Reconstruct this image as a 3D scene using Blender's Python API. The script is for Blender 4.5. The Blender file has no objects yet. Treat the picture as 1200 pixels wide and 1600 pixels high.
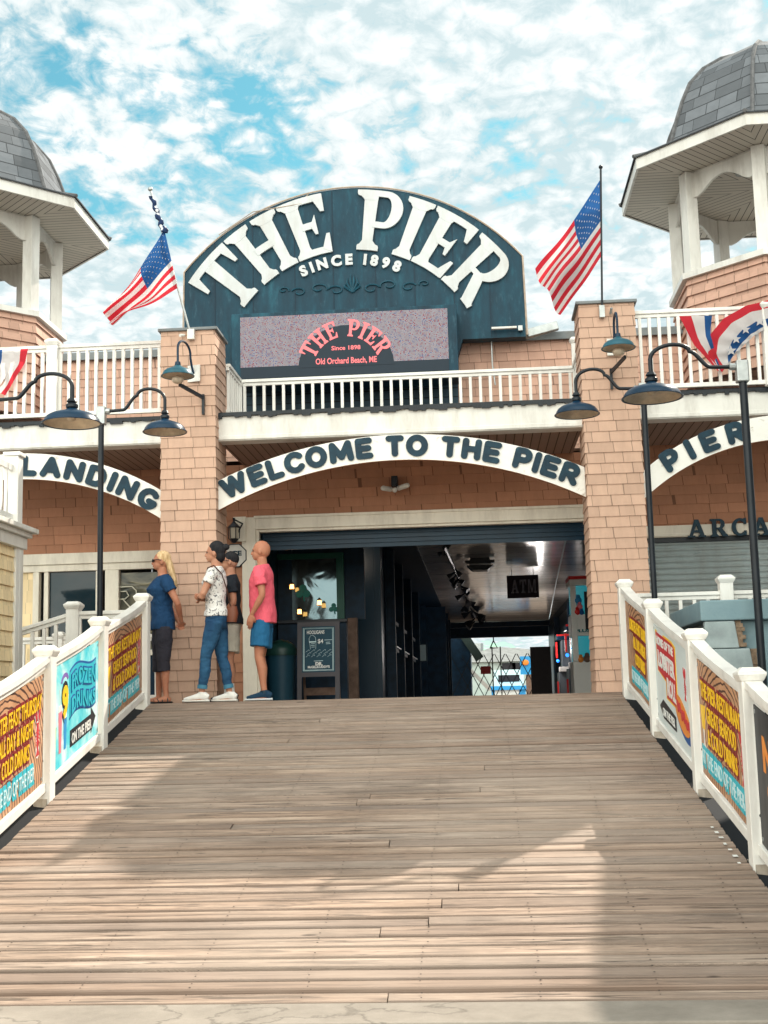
import bpy, bmesh, math, random
from mathutils import Vector, Matrix, noise as mnoise
R = math.radians
random.seed(7)
S = bpy.context.scene
COL = S.collection

# ------------------------------------------------------------------ camera, sky, sun
YAW, PITCH, ROLL, FPX = R(4), math.atan(293/2000), 0.025, 2000.0
CAM = Vector((0, -14.5, -.02))
FW = Vector((-math.sin(YAW)*math.cos(PITCH), math.cos(YAW)*math.cos(PITCH), math.sin(PITCH)))
R0 = Vector((math.cos(YAW), math.sin(YAW), 0)); U0 = R0.cross(FW)
RT = math.cos(ROLL)*R0 - math.sin(ROLL)*U0
UP = math.sin(ROLL)*R0 + math.cos(ROLL)*U0
cd = bpy.data.cameras.new('camera'); cam = bpy.data.objects.new('camera', cd); COL.objects.link(cam)
m = Matrix((RT, UP, -FW)).transposed().to_4x4(); m.translation = CAM
cam.matrix_world = m
cd.sensor_fit = 'VERTICAL'; cd.sensor_height = 36; cd.sensor_width = 27; cd.lens = 36*FPX/1600
cd.clip_start = .05; cd.clip_end = 6000
S.camera = cam
S.render.resolution_x, S.render.resolution_y = 768, 1024

def U(px, py, Y):
    "point on the plane y=Y seen at photograph pixel px,py"
    d = FW*FPX + RT*(px-600) + UP*(800-py)
    return CAM + d*((Y-CAM.y)/d.y)

AZ, EL = R(36), R(42.5)
w = bpy.data.worlds.new('World'); S.world = w; w.use_nodes = True
nt = w.node_tree; nt.nodes.clear(); N = nt.nodes; L = nt.links
def nn(t, **k):
    n = N.new(t)
    for a, b in k.items(): setattr(n, a, b)
    return n
out = nn('ShaderNodeOutputWorld'); bg = nn('ShaderNodeBackground'); bg.inputs[1].default_value = .12
sky = nn('ShaderNodeTexSky', sky_type='NISHITA'); sky.sun_disc = False
sky.sun_elevation = EL; sky.sun_rotation = AZ; sky.air_density = 1.1; sky.dust_density = .6
tc = nn('ShaderNodeTexCoord'); sp = nn('ShaderNodeSeparateXYZ'); L.new(tc.outputs['Generated'], sp.inputs[0])
def wm(op, a, b=0.0, c=None):
    n = nn('ShaderNodeMath', operation=op)
    for i, v in enumerate((a, b) if c is None else (a, b, c)):
        if isinstance(v, (int, float)): n.inputs[i].default_value = v
        else: L.new(v, n.inputs[i])
    return n.outputs[0]
zz = wm('ADD', wm('MAXIMUM', sp.outputs[2], 0.0), .16)
cmb = nn('ShaderNodeCombineXYZ'); L.new(wm('DIVIDE', sp.outputs[0], zz), cmb.inputs[0]); L.new(wm('DIVIDE', sp.outputs[1], zz), cmb.inputs[1])
def wnoise(sc, det, rough, dist=0, off=(0, 0, 0), stretch=(1, 1, 1)):
    mp = nn('ShaderNodeMapping'); mp.inputs['Location'].default_value = off; mp.inputs['Scale'].default_value = stretch
    L.new(cmb.outputs[0], mp.inputs[0])
    n = nn('ShaderNodeTexNoise'); n.inputs['Scale'].default_value = sc; n.inputs['Detail'].default_value = det
    n.inputs['Roughness'].default_value = rough; n.inputs['Distortion'].default_value = dist
    L.new(mp.outputs[0], n.inputs['Vector']); return n.outputs['Fac']
big = wnoise(1.15, 3, .5, .5, (3.4, 7.2, 0)); fine = wnoise(6, 10, .6, .6, (1, 2, 3), (1, .8, 1)); puff = wnoise(24, 7, .66, .5, (5, 1, 2), (1, .75, 1))
wv_ = nn('ShaderNodeTexNoise'); wv_.inputs['Scale'].default_value = 7; wv_.inputs['Detail'].default_value = 4; L.new(cmb.outputs[0], wv_.inputs['Vector'])
wa = nn('ShaderNodeVectorMath', operation='MULTIPLY_ADD'); L.new(wv_.outputs['Color'], wa.inputs[0]); wa.inputs[1].default_value = (.16, .16, 0); L.new(cmb.outputs[0], wa.inputs[2])
vor = nn('ShaderNodeTexVoronoi', feature='F1'); vor.inputs['Scale'].default_value = 27; L.new(wa.outputs[0], vor.inputs['Vector'])
lump = wm('SUBTRACT', .95, vor.outputs['Distance'])
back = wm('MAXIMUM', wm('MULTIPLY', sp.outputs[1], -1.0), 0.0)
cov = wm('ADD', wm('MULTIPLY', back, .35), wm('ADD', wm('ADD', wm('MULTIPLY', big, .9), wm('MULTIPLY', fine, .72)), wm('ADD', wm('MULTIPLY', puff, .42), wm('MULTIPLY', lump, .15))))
ramp = nn('ShaderNodeValToRGB'); L.new(cov, ramp.inputs[0])
ramp.color_ramp.elements[0].position = .865; ramp.color_ramp.elements[0].color = (0, 0, 0, 1)
ramp.color_ramp.elements[1].position = 1.0; ramp.color_ramp.elements[1].color = (1, 1, 1, 1)
tint = nn('ShaderNodeMix', data_type='RGBA', blend_type='MULTIPLY'); tint.inputs[0].default_value = 1
L.new(sky.outputs[0], tint.inputs[6]); tint.inputs[7].default_value = (.5, 1.0, .82, 1)
shade = nn('ShaderNodeMix', data_type='RGBA'); L.new(wm('ADD', wm('ADD', .5, wm('MULTIPLY', wm('SUBTRACT', lump, .62), 1.0)), wm('ADD', wm('MULTIPLY', wm('SUBTRACT', fine, .5), 2.6), wm('MULTIPLY', wm('SUBTRACT', puff, .5), 2.4))), shade.inputs[0])
shade.clamp_factor = True; shade.inputs[6].default_value = (3.9, 4.8, 5.0, 1); shade.inputs[7].default_value = (6.9, 6.9, 6.8, 1)
mx = nn('ShaderNodeMix', data_type='RGBA'); L.new(ramp.outputs[0], mx.inputs[0]); L.new(tint.outputs[2], mx.inputs[6]); L.new(shade.outputs[2], mx.inputs[7])
gain = nn('ShaderNodeMix', data_type='RGBA'); L.new(wm('MULTIPLY', back, 1.3), gain.inputs[0]); gain.inputs[6].default_value = (1, 1, 1, 1); gain.inputs[7].default_value = (4.3, 3.9, 3.45, 1)  # sky behind the camera brightened and warmed as added fill for the shaded front
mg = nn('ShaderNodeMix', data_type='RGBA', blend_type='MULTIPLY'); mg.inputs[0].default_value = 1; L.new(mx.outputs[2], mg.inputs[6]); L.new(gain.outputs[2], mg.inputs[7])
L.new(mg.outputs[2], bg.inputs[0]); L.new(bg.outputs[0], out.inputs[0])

sl = bpy.data.lights.new('sun', 'SUN'); sl.energy = 4.8; sl.angle = R(.55); sl.color = (1, .91, .78)
so = bpy.data.objects.new('sun', sl); COL.objects.link(so)
sd = Vector((math.sin(AZ)*math.cos(EL), math.cos(AZ)*math.cos(EL), math.sin(EL)))
so.rotation_euler = sd.to_track_quat('Z', 'Y').to_euler(); so.location = (12, 20, 30)
S.view_settings.view_transform = 'Standard'; S.view_settings.look = 'None'; S.view_settings.exposure = 0.5; S.view_settings.gamma = 1
S.cycles.max_bounces = 8; S.cycles.diffuse_bounces = 5

# ------------------------------------------------------------------ material helpers
class NT:
    def __init__(s, name):
        s.m = bpy.data.materials.new(name); s.m.use_nodes = True; s.t = s.m.node_tree
        s.b = s.t.nodes['Principled BSDF']; s.tc = s.t.nodes.new('ShaderNodeTexCoord')
        s.o = s.tc.outputs['Object']; s.b.inputs['Specular IOR Level'].default_value = .28
    def n(s, t, **k):
        n = s.t.nodes.new(t)
        for a, b in k.items(): setattr(n, a, b)
        return n
    def l(s, a, b): s.t.links.new(a, b)
    def set(s, i, v):
        if hasattr(v, 'links'): s.l(v, s.b.inputs[i])
        else: s.b.inputs[i].default_value = v
    def math(s, op, a, b=0.0):
        n = s.n('ShaderNodeMath', operation=op)
        for i, v in enumerate((a, b)):
            if isinstance(v, (int, float)): n.inputs[i].default_value = v
            else: s.l(v, n.inputs[i])
        return n.outputs[0]
    def noise(s, sc, det=4, rough=.55, vec=None, stretch=None, dist=0, loc=(0, 0, 0)):
        v = vec or s.o
        if stretch or loc != (0, 0, 0):
            mp = s.n('ShaderNodeMapping'); mp.inputs['Scale'].default_value = stretch or (1, 1, 1); mp.inputs['Location'].default_value = loc
            s.l(v, mp.inputs[0]); v = mp.outputs[0]
        n = s.n('ShaderNodeTexNoise'); n.inputs['Scale'].default_value = sc; n.inputs['Detail'].default_value = det
        n.inputs['Roughness'].default_value = rough; n.inputs['Distortion'].default_value = dist
        s.l(v, n.inputs['Vector']); return n.outputs['Fac']
    def ramp(s, f, stops):
        r = s.n('ShaderNodeValToRGB'); s.l(f, r.inputs[0]); e = r.color_ramp.elements
        while len(e) < len(stops): e.new(.5)
        for i, (p, c) in enumerate(stops):
            e[i].position = p; e[i].color = (*c, 1) if not isinstance(c, (int, float)) else (c, c, c, 1)
        return r.outputs[0]
    def mix(s, f, a, b, bt='MIX'):
        n = s.n('ShaderNodeMix', data_type='RGBA', blend_type=bt)
        for i, v in ((0, f), (6, a), (7, b)):
            if isinstance(v, (int, float)): n.inputs[i].default_value = v
            elif isinstance(v, tuple): n.inputs[i].default_value = (*v, 1)
            else: s.l(v, n.inputs[i])
        return n.outputs[2]
    def bump(s, h, st=.3, d=.01):
        n = s.n('ShaderNodeBump'); n.inputs['Strength'].default_value = st; n.inputs['Distance'].default_value = d
        s.l(h, n.inputs['Height']); s.l(n.outputs[0], s.b.inputs['Normal'])

def paint(name, c, rough=.5, var=.12, sc=3, dirt=None, metal=0, bump=0, grime=0.0):
    t = NT(name); f = t.noise(sc, 5, .6)
    d = tuple(max(0, v*(1-var)) for v in c); e = tuple(min(1, v*(1+var*.6)) for v in c)
    colr = t.ramp(f, [(.3, d), (.7, e)])
    if grime:
        g = t.noise(2.2, 6, .7, stretch=(1.5, 1.5, .35), loc=(4, 2, 1))
        colr = t.mix(t.ramp(g, [(.47, 0.0), (.72, min(1, grime*1.15))]), colr, dirt or (.18, .13, .09))
    t.set('Base Color', colr); t.set('Roughness', rough); t.set('Metallic', metal)
    if bump: t.bump(t.noise(sc*14, 4), bump, .004)
    return t.m
def plain(name, c, rough=.5, metal=0, emit=None, es=1.0):
    t = NT(name); f = t.noise(9, 3)
    t.set('Base Color', t.ramp(f, [(.35, tuple(v*.92 for v in c)), (.65, c)])); t.set('Roughness', rough); t.set('Metallic', metal)
    if emit: t.set('Emission Color', (*emit, 1)); t.set('Emission Strength', es)
    return t.m
def shingle(name, c, row=.123, wd=.17, var=.14, jw=.035, uv=False, hline=.0, rough=.8, dark=.35):
    t = NT(name); s = t.n('ShaderNodeSeparateXYZ'); s2 = s
    src = t.tc.outputs['UV'] if uv else t.o
    t.l(src, s.inputs[0])
    u = s.outputs[0] if uv else t.math('ADD', s.outputs[0], s.outputs[1]); v = s.outputs[1] if uv else s.outputs[2]
    rowf = t.math('DIVIDE', v, row); rid = t.math('FLOOR', t.math('ADD', rowf, .001))
    wn = t.n('ShaderNodeTexWhiteNoise', noise_dimensions='1D'); t.l(rid, wn.inputs['W'])
    cv = t.n('ShaderNodeCombineXYZ'); t.l(t.math('MULTIPLY', u, 2.6), cv.inputs[0]); t.l(t.math('MULTIPLY', rid, 7.3), cv.inputs[1])
    nz = t.noise(1, 0, .5, vec=cv.outputs[0])
    uu = t.math('ADD', t.math('ADD', t.math('DIVIDE', u, wd), t.math('MULTIPLY', wn.outputs[0], 9.0)), t.math('MULTIPLY', nz, 1.6))
    fr = t.math('FRACT', uu); cid = t.math('FLOOR', uu)
    joint = t.math('LESS_THAN', fr, jw)
    if hline:
        fv = t.math('FRACT', rowf); joint = t.math('MAXIMUM', joint, t.math('LESS_THAN', fv, hline))
    w2 = t.n('ShaderNodeTexWhiteNoise', noise_dimensions='2D'); cc = t.n('ShaderNodeCombineXYZ'); t.l(cid, cc.inputs[0]); t.l(rid, cc.inputs[1]); t.l(cc.outputs[0], w2.inputs['Vector'])
    col = t.mix(w2.outputs[0], tuple(x*(1-var) for x in c), tuple(min(1, x*(1+var)) for x in c))
    gr = t.noise(9, 5, .7, stretch=(1, 1, .35) if not uv else (1, .3, 1))
    col = t.mix(t.ramp(gr, [(.35, .22), (.6, 0.0)]), col, tuple(x*.55 for x in c))
    col = t.mix(t.math('MULTIPLY', joint, 1-dark*.5), col, tuple(x*.32 for x in c))
    t.set('Base Color', col); t.set('Roughness', rough)
    t.bump(t.math('ADD', t.math('MULTIPLY', t.math('SUBTRACT', 1, joint), 1.0), t.math('MULTIPLY', gr, .35)), .5, .006)
    return t.m
def grooved(name, c, pitch=.1, gw=.1, axis=0, uv=False, var=.1):
    t = NT(name); s = t.n('ShaderNodeSeparateXYZ'); t.l(t.tc.outputs['UV'] if uv else t.o, s.inputs[0])
    q = t.math('DIVIDE', s.outputs[axis], pitch); g = t.math('LESS_THAN', t.math('FRACT', q), gw)
    wn = t.n('ShaderNodeTexWhiteNoise', noise_dimensions='1D'); t.l(t.math('FLOOR', q), wn.inputs['W'])
    col = t.mix(wn.outputs[0], tuple(x*(1-var) for x in c), tuple(min(1, x*(1+var)) for x in c))
    col = t.mix(t.math('MULTIPLY', t.noise(3, 5), .35), col, tuple(x*.6 for x in c))
    t.set('Base Color', t.mix(g, col, tuple(x*.15 for x in c))); t.set('Roughness', .6)
    t.bump(t.math('SUBTRACT', 1, g), .6, .01)
    return t.m

WHITE = paint('white_trim_paint', (.72, .7, .66), .45, .08, 2, grime=.35)
VINYL = paint('white_vinyl', (.8, .78, .74), .38, .05, 2.5, grime=.25)
CREAM = paint('cream_trim', (.84, .78, .67), .5, .08, 2, grime=.3)
SALMON = shingle('salmon_shingles', (.55, .36, .268), wd=.2, var=.08)
EAVEWALL = shingle('orange_brown_shingles', (.44, .21, .125), wd=.33, var=.1)  # deeper than the pillar shingles, the eave's shade partly put into the colour
PARA = shingle('parapet_shingles', (.54, .33, .25), wd=.19)
YELLOW = shingle('yellow_cedar_shingles', (.86, .68, .42), row=.15, wd=.11, var=.1)
GREYSH = shingle('grey_dome_shingles', (.135, .145, .16), row=.19, wd=.3, uv=True, hline=.09, var=.3, dark=.1, rough=.9)
CAPM = paint('grey_roof_edge', (.2, .22, .23), .7, .3, 3, grime=.3)
NAVY = paint('dark_navy_metal', (.004, .025, .055), .3, .3, 4)
BLACKM = paint('black_metal', (.012, .016, .022), .35, .3, 4)
SIGNB = None
t = NT('weathered_blue_sign_board')
f1 = t.noise(2.2, 7, .68, stretch=(2.2, 1, .6)); f2 = t.noise(9, 6, .7, loc=(3, 1, 2), stretch=(1.5, 1, .5))
c_ = t.ramp(f1, [(.32, (.001, .02, .038)), (.55, (.002, .04, .068)), (.72, (.01, .085, .125))])
c_ = t.mix(t.ramp(f2, [(.56, 0.0), (.72, .4)]), c_, (.06, .15, .2))
t.set('Base Color', c_); t.set('Roughness', .55); t.bump(f2, .3, .01); SIGNB = t.m
LETW = paint('sign_letter_white', (.56, .58, .59), .5, .07, 4, grime=.35, dirt=(.35, .3, .25))
t = NT('arch_board_white'); g = t.noise(3.5, 7, .72, stretch=(1, 1, 1.6)); base = t.ramp(g, [(.3, (.74, .72, .67)), (.6, (.8, .78, .74))])
g2 = t.noise(6.5, 8, .75, loc=(1.3, 0, 4.4)); base = t.mix(t.ramp(g2, [(.61, 0.0), (.7, .8)]), base, (.33, .25, .19))
t.set('Base Color', base); t.set('Roughness', .5); t.bump(g2, .2, .004); ARCHW = t.m
t = NT('faded_navy_letters'); g = t.noise(9, 6, .7); t.set('Base Color', t.ramp(g, [(.35, (.002, .018, .034)), (.62, (.004, .034, .058)), (.8, (.04, .1, .14))])); t.set('Roughness', .5); LETB = t.m
RUST = paint('rust_edge', (.3, .13, .06), .8, .4, 6)
t = NT('ramp_boards')
at = t.n('ShaderNodeAttribute', attribute_name='rnd'); sx = t.n('ShaderNodeSeparateColor'); t.l(at.outputs['Color'], sx.inputs[0])
cv = t.n('ShaderNodeVectorMath', operation='ADD'); t.l(t.o, cv.inputs[0]); sc_ = t.n('ShaderNodeVectorMath', operation='SCALE'); sc_.inputs['Scale'].default_value = 11
t.l(at.outputs['Color'], sc_.inputs[0]); t.l(sc_.outputs[0], cv.inputs[1]); V = cv.outputs[0]
gr = t.noise(1, 8, .7, vec=V, stretch=(.8, 15, 15), dist=.8); gr2 = t.noise(1, 6, .62, vec=V, stretch=(1.7, 34, 34), dist=.5)
bl = t.noise(1.0, 6, .7, vec=V, stretch=(1.6, 4, 4)); fib = t.noise(1, 4, .75, vec=V, stretch=(5, 70, 70))
c1 = t.ramp(gr, [(.3, (.11, .08, .064)), (.42, (.23, .175, .142)), (.58, (.345, .275, .228)), (.75, (.48, .395, .335))])
c1 = t.mix(t.ramp(gr2, [(.4, .95), (.455, 0.0)]), c1, (.055, .042, .035))
c1 = t.mix(t.ramp(bl, [(.36, .75), (.56, 0.0)]), c1, (.15, .12, .1))
c1 = t.mix(t.ramp(fib, [(.6, 0.0), (.78, .5)]), c1, (.62, .54, .46))
c1 = t.mix(t.math('MULTIPLY', sx.outputs[1], .6), c1, (.17, .13, .11))
c1 = t.mix(.75, c1, t.mix(sx.outputs[2], (1.22, 1.06, .93), (1.12, 1.1, 1.08)), 'MULTIPLY')
lg_ = t.noise(.55, 4, .6, loc=(7, 3, 0)); c1 = t.mix(t.ramp(lg_, [(.4, .0), (.65, .3)]), c1, (.5, .4, .33))
vo = t.n('ShaderNodeTexVoronoi'); vo.inputs['Scale'].default_value = 1; mp = t.n('ShaderNodeMapping'); mp.inputs['Scale'].default_value = (1.1, 6.5, 0); t.l(t.o, mp.inputs[0]); t.l(mp.outputs[0], vo.inputs['Vector'])
c1 = t.mix(t.ramp(vo.outputs['Distance'], [(.035, .9), (.06, 0.0)]), c1, (.03, .022, .02))
t.set('Base Color', c1); t.set('Roughness', .8); t.bump(t.math('ADD', gr2, t.math('MULTIPLY', gr, .8)), .6, .008); BOARD = t.m
t = NT('concrete'); g = t.noise(3, 8, .7); g2 = t.noise(75, 5, .8); cr = t.noise(.3, 9, .55, loc=(9.2, 5, 0))
c_ = t.mix(t.math('MULTIPLY', g2, .5), t.ramp(g, [(.3, (.22, .19, .16)), (.7, (.36, .315, .27))]), (.16, .14, .12))
c_ = t.mix(t.ramp(cr, [(.497, 0.0), (.4995, .5), (.5005, .5), (.503, 0.0)]), c_, (.07, .06, .05))
t.set('Base Color', c_); t.set('Roughness', .9); t.bump(g2, .4, .01); CONC = t.m
ASPH = paint('asphalt', (.06, .058, .055), .9, .4, 12, bump=.6)
t = NT('slate_blue_block_paint'); g = t.noise(2, 7, .7); g2 = t.noise(45, 3)
c_ = t.ramp(g, [(.3, (.16, .25, .29)), (.7, (.25, .35, .38))]); s3 = t.n('ShaderNodeSeparateXYZ'); t.l(t.o, s3.inputs[0])
t.set('Base Color', t.mix(t.ramp(t.noise(5, 8, .75, loc=(2, 2, 2)), [(.62, 0.0), (.72, .5)]), c_, (.4, .42, .4))); t.set('Roughness', .75); t.bump(g2, .35, .006); BLOCK = t.m
BLOCK2 = paint('pale_grey_block', (.34, .4, .41), .8, .25, 5, bump=.5, grime=.5, dirt=(.2, .25, .27))
RAWB = paint('broken_block_core', (.27, .19, .13), .95, .45, 22, bump=.8)
SHUT = paint('grey_shutter_paint', (.36, .42, .43), .5, .12, 3, grime=.3)
SOFF = grooved('brown_soffit_slats', (.33, .23, .19), .105, .12, 0)
GSOFF = grooved('cream_gazebo_soffit', (.6, .55, .48), .1, .12, 0, uv=True, var=.05)
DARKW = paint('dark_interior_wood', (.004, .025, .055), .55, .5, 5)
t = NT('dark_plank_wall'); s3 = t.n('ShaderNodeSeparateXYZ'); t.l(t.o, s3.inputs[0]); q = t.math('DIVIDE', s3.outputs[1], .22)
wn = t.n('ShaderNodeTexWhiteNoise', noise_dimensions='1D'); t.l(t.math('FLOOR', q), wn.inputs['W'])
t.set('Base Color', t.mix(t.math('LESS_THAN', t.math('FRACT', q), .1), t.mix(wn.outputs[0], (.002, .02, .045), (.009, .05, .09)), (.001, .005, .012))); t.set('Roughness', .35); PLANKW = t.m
t = NT('glossy_ceiling_panels'); s3 = t.n('ShaderNodeSeparateXYZ'); t.l(t.o, s3.inputs[0]); q = t.math('DIVIDE', s3.outputs[1], 1.2)
g = t.noise(1, 5, .6, stretch=(.5, 2.2, 1))
t.set('Base Color', t.mix(t.math('LESS_THAN', t.math('FRACT', q), .03), t.ramp(g, [(.3, (.42, .38, .36)), (.7, (.68, .62, .57))]), (.03, .03, .04))); t.set('Roughness', .16); CEIL = t.m
t = NT('window_glass_dark'); t.set('Base Color', (.01, .025, .035, 1)); t.set('Roughness', .04); t.set('IOR', 1.6); t.bump(t.noise(1.2, 2, .5), .12, .02); GLASSD = t.m
TEAL = plain('teal_clover', (.01, .2, .19), .5)
GREENF = plain('green_frame', (.01, .1, .075), .4)
WARMLAMP = plain('warm_lamp', (.9, .5, .2), .4, emit=(1, .42, .1), es=6)
SPOTL = plain('warm_white_spot', (.9, .8, .7), .4, emit=(1, .75, .55), es=9)
OLDWOOD = paint('worn_brown_wood', (.16, .1, .075), .7, .45, 7)
def skinm(nm, c):
    t = NT(nm); f = t.noise(7, 6, .65); g = t.noise(60, 3)
    t.set('Base Color', t.ramp(f, [(.3, tuple(v*k for v, k in zip(c, (.8, .66, .62)))), (.7, c)])); t.set('Roughness', .55); t.bump(g, .25, .003)
    t.b.inputs['Subsurface Weight'].default_value = .12; t.b.inputs['Subsurface Radius'].default_value = (.02, .008, .004); return t.m
SKINA = skinm('tan_skin', (.46, .21, .13)); SKINB = skinm('fair_skin', (.5, .26, .17))
RED = plain('red_plastic', (.7, .03, .03), .35); BLUEP = plain('bright_blue', (.03, .28, .6), .4)
LAMPIN = paint('lamp_inner_enamel', (.62, .5, .38), .5, .25, 9, grime=.4)
GALV = paint('galvanised_metal', (.4, .42, .42), .4, .2, 12, metal=.7)

# ------------------------------------------------------------------ mesh helpers
class MB:
    def __init__(s): s.v = []; s.f = []; s.mi = []; s.uv = {}; s.rnd = []; s.cr = None
    def add(s, vs, fs, mi=0, uvs=None):
        k = len(s.v); s.v += [tuple(x) for x in vs]
        if s.cr is not None: s.rnd += [s.cr]*len(vs)
        for i, f in enumerate(fs):
            if uvs: s.uv[len(s.f)] = uvs[i]
            s.f.append(tuple(a+k for a in f)); s.mi.append(mi)
    def hexa(s, p, mi=0):
        s.add(p, [(0, 3, 2, 1), (4, 5, 6, 7), (0, 1, 5, 4), (1, 2, 6, 5), (2, 3, 7, 6), (3, 0, 4, 7)], mi)
    def box(s, x0, x1, y0, y1, z0, z1, mi=0):
        s.hexa([(x0, y0, z0), (x1, y0, z0), (x1, y1, z0), (x0, y1, z0), (x0, y0, z1), (x1, y0, z1), (x1, y1, z1), (x0, y1, z1)], mi)
    def bar(s, a, b, w, h, up=(0, 0, 1), mi=0):
        a = Vector(a); b = Vector(b); d = (b-a).normalized(); sd = d.cross(Vector(up)).normalized(); u = sd.cross(d)
        P = []
        for q in (a, b):
            for sx, sy in ((-1, -1), (1, -1), (1, 1), (-1, 1)): P.append(q+sd*(sx*w/2)+u*(sy*h/2))
        s.add(P, [(0, 1, 2, 3), (7, 6, 5, 4), (0, 4, 5, 1), (1, 5, 6, 2), (2, 6, 7, 3), (3, 7, 4, 0)], mi)
    def tube(s, pts, r, seg=10, mi=0):
        pts = [Vector(p) for p in pts]; rs = r if isinstance(r, (list, tuple)) else [r]*len(pts)
        V = []; prev = None
        for i, p in enumerate(pts):
            t = (pts[min(i+1, len(pts)-1)]-pts[max(i-1, 0)]).normalized()
            if prev is None: n = t.orthogonal().normalized()
            else: n = (prev-t*prev.dot(t)).normalized()
            prev = n; b = t.cross(n)
            for k in range(seg):
                a = 2*math.pi*k/seg; V.append(p+(n*math.cos(a)+b*math.sin(a))*rs[i])
        F = [(i*seg+k, i*seg+(k+1) % seg, (i+1)*seg+(k+1) % seg, (i+1)*seg+k) for i in range(len(pts)-1) for k in range(seg)]
        F += [tuple(range(seg))[::-1], tuple((len(pts)-1)*seg+k for k in range(seg))]
        s.add(V, F, mi)
    def lathe(s, prof, c=(0, 0, 0), seg=28, mi=0, ax='z'):
        V = []
        for r, z in prof:
            for k in range(seg):
                a = 2*math.pi*k/seg; x, y = r*math.cos(a), r*math.sin(a)
                V.append((c[0]+x, c[1]+y, c[2]+z) if ax == 'z' else (c[0]+x, c[1]+z, c[2]+y))
        F = [(i*seg+k, i*seg+(k+1) % seg, (i+1)*seg+(k+1) % seg, (i+1)*seg+k) for i in range(len(prof)-1) for k in range(seg)]
        s.add(V, F, mi)
    def sph(s, c, rad, seg=14, rings=8, rot=None, mi=0):
        rx, ry, rz = rad if isinstance(rad, (tuple, list)) else (rad,)*3
        V = [Vector((0, 0, -rz))]
        for i in range(1, rings):
            a = -math.pi/2+math.pi*i/rings
            for k in range(seg):
                b = 2*math.pi*k/seg; V.append(Vector((rx*math.cos(a)*math.cos(b), ry*math.cos(a)*math.sin(b), rz*math.sin(a))))
        V.append(Vector((0, 0, rz)))
        F = [(0, 1+(k+1) % seg, 1+k) for k in range(seg)]
        for i in range(rings-2):
            F += [(1+i*seg+k, 1+i*seg+(k+1) % seg, 1+(i+1)*seg+(k+1) % seg, 1+(i+1)*seg+k) for k in range(seg)]
        q = 1+(rings-2)*seg; F += [(q+k, q+(k+1) % seg, len(V)-1) for k in range(seg)]
        if rot: V = [rot @ v for v in V]
        s.add([v+Vector(c) for v in V], F, mi)
    def poly(s, pts, mp, d0=0, d1=.01, mi=0):
        "2D polygon extruded: mp(x, y, n) maps to the world"
        n = len(pts); V = [mp(x, y, d1) for x, y in pts]+[mp(x, y, d0) for x, y in pts]
        s.add(V, [tuple(range(n)), tuple(range(2*n-1, n-1, -1))]+[(i, n+i, n+(i+1) % n, (i+1) % n) for i in range(n)], mi)
    def ribbon(s, A, B, mp, d0, d1, mi=0):
        n = len(A); V = [mp(x, y, d1) for x, y in A]+[mp(x, y, d1) for x, y in B]+[mp(x, y, d0) for x, y in A]+[mp(x, y, d0) for x, y in B]
        F = [(i, i+1, n+i+1, n+i) for i in range(n-1)]
        F += [(i, 2*n+i, 2*n+i+1, i+1) for i in range(n-1)]+[(n+i, n+i+1, 3*n+i+1, 3*n+i) for i in range(n-1)]
        F += [(0, n, 3*n, 2*n), (n-1, 3*n-1, 4*n-1, 2*n-1)]
        s.add(V, F, mi)
    def build(s, name, mats, parent=None, smooth=False, bevel=0):
        off = Vector((0, 0, 0)); q = parent
        while q:
            if q.get('_o'): off = Vector(q['_o'])
            q = q.parent
        me = bpy.data.meshes.new(name); me.from_pydata([Vector(v)-off for v in s.v], [], s.f)
        for mt in (mats if isinstance(mats, (list, tuple)) else [mats]): me.materials.append(mt)
        me.polygons.foreach_set('material_index', s.mi)
        if s.uv:
            l = me.uv_layers.new(name='UVMap')
            for p in me.polygons:
                u = s.uv.get(p.index)
                if u:
                    for li, q in zip(p.loop_indices, u): l.data[li].uv = q
        if s.rnd and len(s.rnd) == len(s.v):
            a = me.color_attributes.new('rnd', 'FLOAT_COLOR', 'POINT')
            for i, c in enumerate(s.rnd): a.data[i].color = (*c, 1)
        bm = bmesh.new(); bm.from_mesh(me); bmesh.ops.recalc_face_normals(bm, faces=bm.faces)
        bm.to_mesh(me); bm.free()
        if smooth:
            me.polygons.foreach_set('use_smooth', [True]*len(me.polygons))
            me.set_sharp_from_angle(angle=R(40))
        o = bpy.data.objects.new(name, me); COL.objects.link(o)
        if parent: o.parent = parent
        if bevel:
            b = o.modifiers.new('bevel', 'BEVEL'); b.width = bevel; b.segments = 2; b.limit_method = 'ANGLE'; b.angle_limit = R(50)
        return o
def tag(o, label=None, cat=None, group=None, kind=None):
    if label: o['label'] = label
    if cat: o['category'] = cat
    if group: o['group'] = group
    if kind: o['kind'] = kind
    return o
def thing(name, label, cat, loc=(0, 0, 0), rotz=0, group=None):
    o = bpy.data.objects.new(name, None); COL.objects.link(o); o.location = loc; o.rotation_euler = (0, 0, rotz)
    o.empty_display_size = .2
    bpy.context.view_layer.update() if False else None
    o['_o'] = tuple(loc) if rotz == 0 else (0, 0, 0)
    if rotz == 0 and tuple(loc) == (0, 0, 0): o['_o'] = (0, 0, 0)
    return tag(o, label, cat, group)
def dup(root, loc, rotz=0, label=None, group=None, scale=None):
    def cp(o, par):
        c = o.copy(); COL.objects.link(c)
        if par: c.parent = par
        for ch in list(o.children): cp(ch, c)
        return c
    r = cp(root, None); r.location = loc; r.rotation_euler = (0, 0, rotz)
    if scale: r.scale = scale
    if label: r['label'] = label
    if group: r['group'] = group
    return r
def local_thing(*a, **k):      # parts of this thing are modelled round the origin
    o = thing(*a, **k); o['_o'] = (0, 0, 0); return o

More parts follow.
